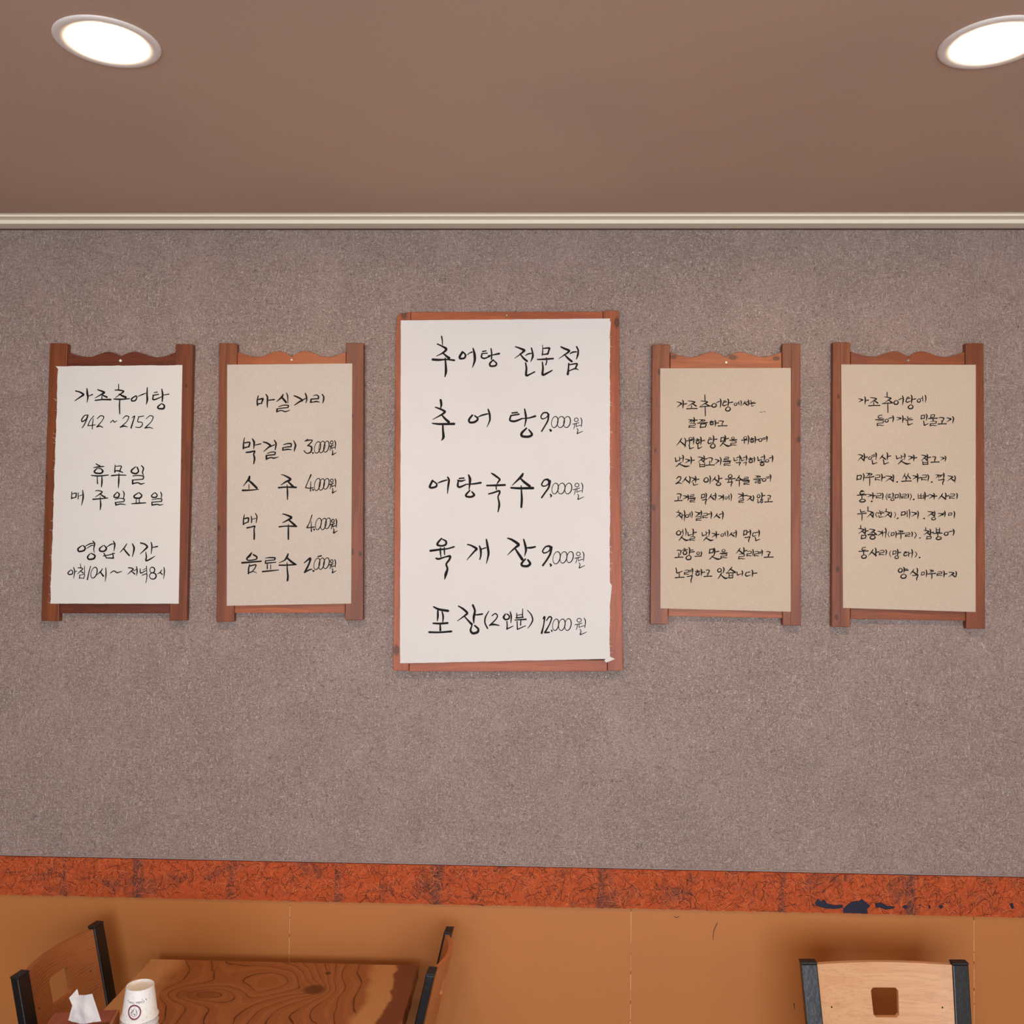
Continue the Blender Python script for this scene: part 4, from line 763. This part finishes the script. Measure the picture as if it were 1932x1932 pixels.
# ================================================================= CHAIRS
def chair(A, B, ZC, n, label, woodmat, panel_bow=.022, flare=0.0):
    """A, B: outer ends of the two post tops (xy); n: unit vector towards the seat"""
    A = Vector((A[0], A[1], 0)); B = Vector((B[0], B[1], 0)); e = (B-A).normalized(); w_ = (B-A).length; n = Vector((n[0], n[1], 0)).normalized()
    mid = (A+B)/2+n*.11
    t = thing('dining_chair', (mid.x, mid.y, 0), label, 'chair', 'wood-backed chairs with black metal frames')
    TL = math.tan(math.radians(12.5)); PW, PT = .038, .020; ZS = .45
    def P(s, dn, z):             # s along e from A, dn towards seat, z height ; follows the recline
        if z >= ZS: off = (ZC-z)*TL
        else: off = (ZC-ZS)*TL-(ZS-z)*.12
        fl = flare*(ZC-z)*(1 if s < w_/2 else -1)
        return A+e*(s+fl)+n*(off+dn)+Vector((0, 0, z))
    for s0 in (0, w_-PW):
        vs = []; fs = []
        zs = (ZC-.004, .62, ZS, 0)
        for z in zs:
            vs += [P(s0, 0, z), P(s0+PW, 0, z), P(s0+PW, PT, z), P(s0, PT, z)]
        for k in range(3):
            for i in range(4): fs.append((4*k+i, 4*k+(i+1) % 4, 4*k+4+(i+1) % 4, 4*k+4+i))
        fs += [(0, 3, 2, 1), (12, 13, 14, 15)]
        po = mesh('back_post', vs, fs, M['powder'], t, bev=.0025)
        vs = []
        for z in (ZC-.004, ZC): 
            g = .0003
            vs += [P(s0-g, -g, z), P(s0+PW+g, -g, z), P(s0+PW+g, PT+g, z), P(s0-g, PT+g, z)]
        mesh('end_cap', vs, [(0, 1, 2, 3), (7, 6, 5, 4)]+[(i, (i+1) % 4, 4+(i+1) % 4, 4+i) for i in range(4)], M['cap'], po, bev=.001)
    # curved wooden back with a square hole
    zt_, zb_ = ZC-.0065, ZC-.27; s_a, s_b = PW+.0005, w_-PW-.0005; hw, hv, hc = .0355, .0315, ZC-.092
    cx_ = w_/2; r = .006
    ss_ = sorted(set([s_a+(cx_-hw-s_a)*i/7 for i in range(8)]+[cx_-hw+r, cx_+hw-r]+[cx_-hw+r+(2*hw-2*r)*i/4 for i in range(5)]+[cx_+hw+(s_b-cx_-hw)*i/7 for i in range(8)]))
    zs_ = [zt_, zt_-.02, hc+hv, hc+hv-r, hc, hc-hv+r, hc-hv, (hc-hv+zb_)/2, zb_+.01, zb_]
    T = .011
    def Q(s, z, k):
        u = (s-s_a)/(s_b-s_a); bow = panel_bow*4*u*(1-u)
        return P(s, -bow+.004+(T if k else 0), z)
    vs = []; fs = []; idx = {}
    def vid(i, j, k):
        if (i, j, k) not in idx: idx[(i, j, k)] = len(vs); vs.append(Q(ss_[i], zs_[j], k))
        return idx[(i, j, k)]
    ni, nj = len(ss_), len(zs_)
    e_ = 1e-6
    def inh(i, j):
        a, b = ss_[i], ss_[i+1]; c, d = zs_[j+1], zs_[j]
        return a > cx_-hw-e_ and b < cx_+hw+e_ and c > hc-hv-e_ and d < hc+hv+e_
    cells = {(i, j) for i in range(ni-1) for j in range(nj-1) if not inh(i, j)}
    i0 = min(i for i in range(ni-1) if abs(ss_[i]-(cx_-hw)) < 1e-5); i1 = max(i for i in range(ni-1) if abs(ss_[i+1]-(cx_+hw)) < 1e-5)
    tri = {(i0, 2): 0, (i1, 2): 1, (i1, 5): 2, (i0, 5): 3}
    for i in range(ni-1):
        for j in range(nj-1):
            q = [(i, j), (i+1, j), (i+1, j+1), (i, j+1)]
            if (i, j) in tri:
                k = tri[(i, j)]; q = [q[(k-1) % 4], q[k], q[(k+1) % 4]]
            elif (i, j) not in cells: continue
            fs.append(tuple(vid(a, b, 0) for a, b in q)); fs.append(tuple(vid(a, b, 1) for a, b in reversed(q)))
    from collections import Counter
    ec = Counter()
    half = [q for q in fs[::2]]
    for q in half:
        for a, b in zip(q, q[1:]+q[:1]): ec[frozenset((a, b))] += 1
    inv = {vv: kk for kk, vv in idx.items()}
    for q in half:
        for a, b in zip(q, q[1:]+q[:1]):
            if ec[frozenset((a, b))] == 1:
                ia, ib = inv[a], inv[b]; fs.append((a, b, vid(ib[0], ib[1], 1), vid(ia[0], ia[1], 1)))
    pn = mesh('back_panel', vs, fs, woodmat, t)
    for q in pn.data.polygons: q.use_smooth = False
    for s0, z0 in ((w_-PW-.026, ZC-.098), (PW+.026, ZC-.098)):
        c = Q(s0, z0, 1); sv, sf = [], []
        for i in range(10): a = 2*math.pi*i/10; sv.append(c+e*(.0022*math.cos(a))+Vector((0, 0, .0022*math.sin(a)))+n*.0002)
        for i in range(10): a = 2*math.pi*i/10; sv.append(c+e*(.0018*math.cos(a))+Vector((0, 0, .0018*math.sin(a)))+n*.0008)
        sf = [tuple(range(10, 20))]+[(i, (i+1) % 10, 10+(i+1) % 10, 10+i) for i in range(10)]
        mesh('screw', sv, sf, M['cap'], pn)
    # seat, front legs, rails
    b0 = (ZC-ZS)*TL+PT+.004
    def S(s, d, z): return A+e*s+n*d+Vector((0, 0, z))
    def sbox(s0, s1, d0, d1, z0, z1): return [S(s0, d0, z0), S(s1, d0, z0), S(s1, d0, z1), S(s0, d0, z1), S(s0, d1, z0), S(s1, d1, z0), S(s1, d1, z1), S(s0, d1, z1)]
    mesh('seat', sbox(-.005, w_+.005, b0, b0+.33, .435, .475), BF, M['vinyl'], t, bev=.014)
    for s0 in (.01, w_-.04): mesh('front_leg', sbox(s0, s0+.03, b0+.28, b0+.31, 0, .4345), BF, M['powder'], t, bev=.002)
    mesh('seat_rail', sbox(.042, w_-.042, b0+.02, b0+.04, .405, .4345), BF, M['powder'], t)
    for s0 in (.012, w_-.032): mesh('side_rail', sbox(s0, s0+.02, b0-.004, b0+.279, .41, .4345), BF, M['powder'], t)
    return t
oak = mat_oak('brown_oak_back', rgb(176, 108, 62), rgb(120, 62, 30), .6)
lit_wood = mat_wood('window_lit_wood_back', rgb(214, 158, 112), rgb(224, 172, 124), 0, rough=.42, fine=1.0, contrast=.5)  # same chair wood, finer grain, with window light put into its paler colour
oak2 = mat_oak('orange_oak_back', rgb(192, 118, 70), rgb(150, 84, 44), .4)
ZC = .865
a, b = HZ(18.5, 1843, ZC), HZ(182, 1736.5, ZC)
a.x += .0; chair((a.x, a.y), (b.x, b.y), ZC, (b.y-a.y, -(b.x-a.x)), 'left wooden chair at the table with heavy dark grain, its back towards the left', oak)
a, b = HZ(857, 1748, ZC), HZ(820, 1838, ZC)
chair((a.x, a.y), (b.x, b.y), ZC, (b.y-a.y, -(b.x-a.x)), 'chair at the right end of the table seen edge-on, wooden back curving right', oak2)
a, b = HZ(1820.5, 1810, ZC), HZ(1507, 1808.5, ZC)
chair((a.x, a.y), (b.x, b.y), ZC, (0.02, -1), 'pale window-lit wooden chair standing alone at the right, square hole facing the viewer', lit_wood, .014, .045)

# ================================================================= CUPS, NAPKIN BOX, TISSUE
M['cup'] = None
t = NT('speckled_paper_cup'); nn = t.noise(t.mp((260, 260, 150)), 1, 2, .5); sp = t.ss(nn, .60, .72, 0, .45)
M['cup'] = t.fin(t.mix(sp, rgb(240, 238, 234), rgb(168, 170, 172)), .5, .3)
M['burgundy'] = plain('burgundy_print', rgb(120, 44, 72), .5); M['print'] = plain('grey_black_print', rgb(58, 54, 60), .5)
M['cupin'] = plain('cup_board', rgb(238, 228, 214), .6)
RB, RR, HC = .0275, .0362, .064
cc = CAM+ray(264.5, 1858)*(1.985/ray(264.5, 1858).y); CX, CY, CZT = cc.x, cc.y, cc.z
step = .0115; N = int(round((CZT-ZT-.0005-HC)/step))+1; step = (CZT-ZT-.0005-HC)/(N-1)
def cup_meshes():
    v, f = lathe([(RB-.0012, -.006), (RB-.0008, -.0004), (RB, 0), (RB+.0003, -.001), (RR-.001, -HC+.004), (RR+.0012, -HC+.0036), (RR+.0018, -HC+.0018), (RR+.0006, -HC), (RR-.0012, -HC+.0015), (RB-.0006, -.007)], (0, 0, 0), 40)
    s = mesh('cup_wall', v, f, M['cup'], None, smooth=True)
    v, f = lathe([(RB-.0011, -.006), (RB*.4, -.0062)], (0, 0, 0), 40); k = len(v); v.append((0, 0, -.0062)); f += [(k-40+i, k-40+(i+1) % 40, k) for i in range(40)]
    b = mesh('cup_base', v, f, M['cupin'], None, smooth=True)
    return s, b
cup0 = thing('paper_cup', (CX, CY, CZT), 'topmost upside-down paper cup of the stack with a burgundy ring emblem', 'cup', 'upside-down paper cups stacked on the table')
sh, ba = cup_meshes(); sh.parent = cup0; ba.parent = cup0
for i in range(1, N):
    c = cup0.copy(); COL.objects.link(c); c.location = (CX, CY, CZT-step*i)
    c['label'] = 'paper cup directly under the topmost one in the stack, only its rim showing' if i == 1 else 'white paper cup lower in the stack beside the napkin box'
    for ch in (sh, ba): d = ch.copy(); COL.objects.link(d); d.parent = c
def on_cup(x, z, h=.00025):             # x: arc length to the right seen from the camera, z below the base
    r_ = RB+(RR-RB)*(z/HC); base = math.atan2(-CY, -CX); a = base+x/r_
    return (CX+math.cos(a)*(r_+h), CY+math.sin(a)*(r_+h), CZT-z)
LX, LZ, LR = -.0105, .0405, .0135
bg = Bag(); vs = []; fs = []
for i in range(36):
    a = 2*math.pi*i/36
    for q in (1, .80): vs.append(on_cup(LX+math.cos(a)*LR*q, LZ+math.sin(a)*LR*q*1.08))
for i in range(36): j = (i+1) % 36; fs.append((2*i, 2*i+1, 2*j+1, 2*j))
mesh('ring_emblem', vs, fs, M['burgundy'], sh.parent)
bg = Bag()
for P in ([(10, -70, 4), (-10, -30, 6), (-35, 10, 6), (-30, 50, 5), (0, 62, 4), (35, 45, 4), (30, 20, 4), (10, 35, 4)], [(-15, -45, 3), (-45, 0, 8), (-62, 30, 3)], [(22, -50, 3), (30, -10, 10), (42, 15, 5)], [(-8, 0, 3), (-15, 25, 4), (5, 45, 4)], [(8, 10, 3), (0, 25, 6), (15, 40, 5)],
          [(-50, -38, 8), (-47, -34, 8)], [(58, -22, 8), (61, -19, 8)], [(-50, 42, 8), (-47, 45, 8)]):
    v, f = ribbon(P, 4); bg.add([on_cup(LX+x*LR/100, LZ+y*LR/100) for x, y in v], f)
bg.build('steam_emblem', M['print'], cup0)
tc = bpy.data.curves.new('cup_text', 'FONT'); tc.body = 'Coffee Time'; tc.size = .0062; tc.shear = .35; tc.align_x = 'CENTER'
to = bpy.data.objects.new('cup_text', tc); COL.objects.link(to)
bpy.context.view_layer.update()
tm = to.evaluated_get(bpy.context.evaluated_depsgraph_get()).to_mesh()
vs = [on_cup(-.0062-v_.co.x, .0205+v_.co.y) for v_ in tm.vertices]; fs = [tuple(p_.vertices) for p_ in tm.polygons]
to.to_mesh_clear() if False else None
mesh('lettering', vs, fs, M['print'], cup0); bpy.data.objects.remove(to)
bg = Bag()
for x in (-.0245, .0125):
    v, f = ribbon([(-12, -12, 6), (0, 0, 12), (8, 14, 5)], 3); bg.add([on_cup(x+a_*.0001, .0195+b_*.00012) for a_, b_ in v], f)
bg.build('bean_emblem', M['print'], cup0)

ZB = .86
c1, c2, c3 = HZ(226, 1904.5, ZB), HZ(206, 1932, ZB), HZ(103, 1911, ZB)
ex = (c3-c1).normalized(); ey = Vector((ex.y, -ex.x, 0))
if ey.y > 0: ey = -ey
wb_ = (c3-c1).length; lb = .16
nb = thing('napkin_box', ((c1+ex*wb_/2+ey*lb/2).x, (c1+ex*wb_/2+ey*lb/2).y, ZT), 'reddish-brown wooden napkin box on the table beside the paper cups', 'napkin box')
mbx = mat_wood('red_brown_box_wood', rgb(150, 76, 50), rgb(164, 86, 58), 1, rough=.35, contrast=.4)
mbe = mat_wood('pale_box_edge', rgb(176, 112, 74), rgb(164, 100, 66), 1, rough=.35, contrast=.4)
def bxp(a, b, z): return c1+ex*a+ey*b+Vector((0, 0, z-ZB))
def bx8(a0, a1, b0, b1, z0, z1): return [bxp(a0, b1, z0), bxp(a1, b1, z0), bxp(a1, b1, z1), bxp(a0, b1, z1), bxp(a0, b0, z0), bxp(a1, b0, z0), bxp(a1, b0, z1), bxp(a0, b0, z1)]
g_ = .009
for nm, a0, a1, b0, b1 in (('side_wall', 0, g_*.6-.0002, 0, lb), ('side_wall', wb_-g_, wb_, 0, lb), ('end_wall', g_, wb_-g_, 0, g_), ('end_wall', g_, wb_-g_, lb-g_, lb)):
    mesh(nm, bx8(a0, a1, b0, b1, ZT+.0005, ZB if a0 == 0 else ZB-.0082), BF, mbe, nb, bev=.0006)
sl0, sl1 = lb*.30, lb*.42      # the slot in the lid
for b0, b1 in ((0, sl0), (sl1, lb)): mesh('lid', bx8(g_*.6, wb_, b0, b1, ZB-.008, ZB-.0003), BF, mbx, nb)
# folded tissue standing in the slot
mids = (sl0+sl1)/2
def tp(px, py, dy=0.0):           # pixel on the vertical plane through the slot
    base = bxp(wb_/2, mids, ZB); d = ray(px, py); return CAM+d*((base.y+dy)/d.y)
def sheet(corners, n=10, amp=.0018, seed=1):
    random.seed(seed); a, b, c, d = corners; vs = []; fs = []
    for i in range(n+1):
        for j in range(n+1):
            u, v_ = i/n, j/n; p = a*(1-u)*(1-v_)+b*u*(1-v_)+c*u*v_+d*(1-u)*v_
            w1 = math.sin(u*5+v_*3)*amp+math.sin(u*2.3-v_*7+1)*amp*.6+random.uniform(-1, 1)*amp*.18
            vs.append(p+Vector((0, w1*math.sin(math.pi*min(1, u*1.2+.1)), 0)))
    for i in range(n):
        for j in range(n): k = i*(n+1)+j; fs.append((k, k+1, k+n+2, k+n+1))
    return vs, fs
pb = bxp(wb_/2, mids, ZB-.004)
ts = thing('tissue', (pb.x, pb.y, pb.z), 'folded white tissue standing up out of the napkin box', 'tissue')
def low(px, py, dy=0): p = tp(px, py, dy); p.z = ZB-.006; return p
v, f = sheet([tp(130, 1883, .004), tp(174, 1875, -.004), tp(191, 1927, -.008), tp(151, 1932, -.004)], 14, .0045, 3)
mesh('front_fold', v, f, M['tissue'], ts, smooth=True)
v, f = sheet([tp(136, 1898, .006), tp(152, 1902, .002), tp(152, 1932, -.001), tp(128.5, 1925, .004)], 8, .002, 4)
mesh('rear_fold', v, f, M['tissue'], ts, smooth=True)
v, f = sheet([tp(130, 1883, .004), tp(145.5, 1866, .010), tp(146.5, 1868, .010), tp(149.5, 1880, .003)], 6, .0006, 5)
mesh('top_corner', v, f, M['tissue'], ts, smooth=True)

# ================================================================= small marks on the lower panels
for P in ([(1353, 1742, 1.6), (1347, 1756, 1.5), (1345, 1773, .9)], [(1272, 1729, 1.2), (1276, 1731, 1.4), (1282, 1729, .8)], [(1498, 1893, 1.8), (1499, 1904, 1.2)], [(1204, 1912, .8), (1405, 1918, .1)][:0]):
    if not P: continue
    v, f = ribbon(P, 4); mesh('scratch', [W(x, y, .0043) for x, y in v], f, M['scratch'], wf)
bpy.context.view_layer.update()
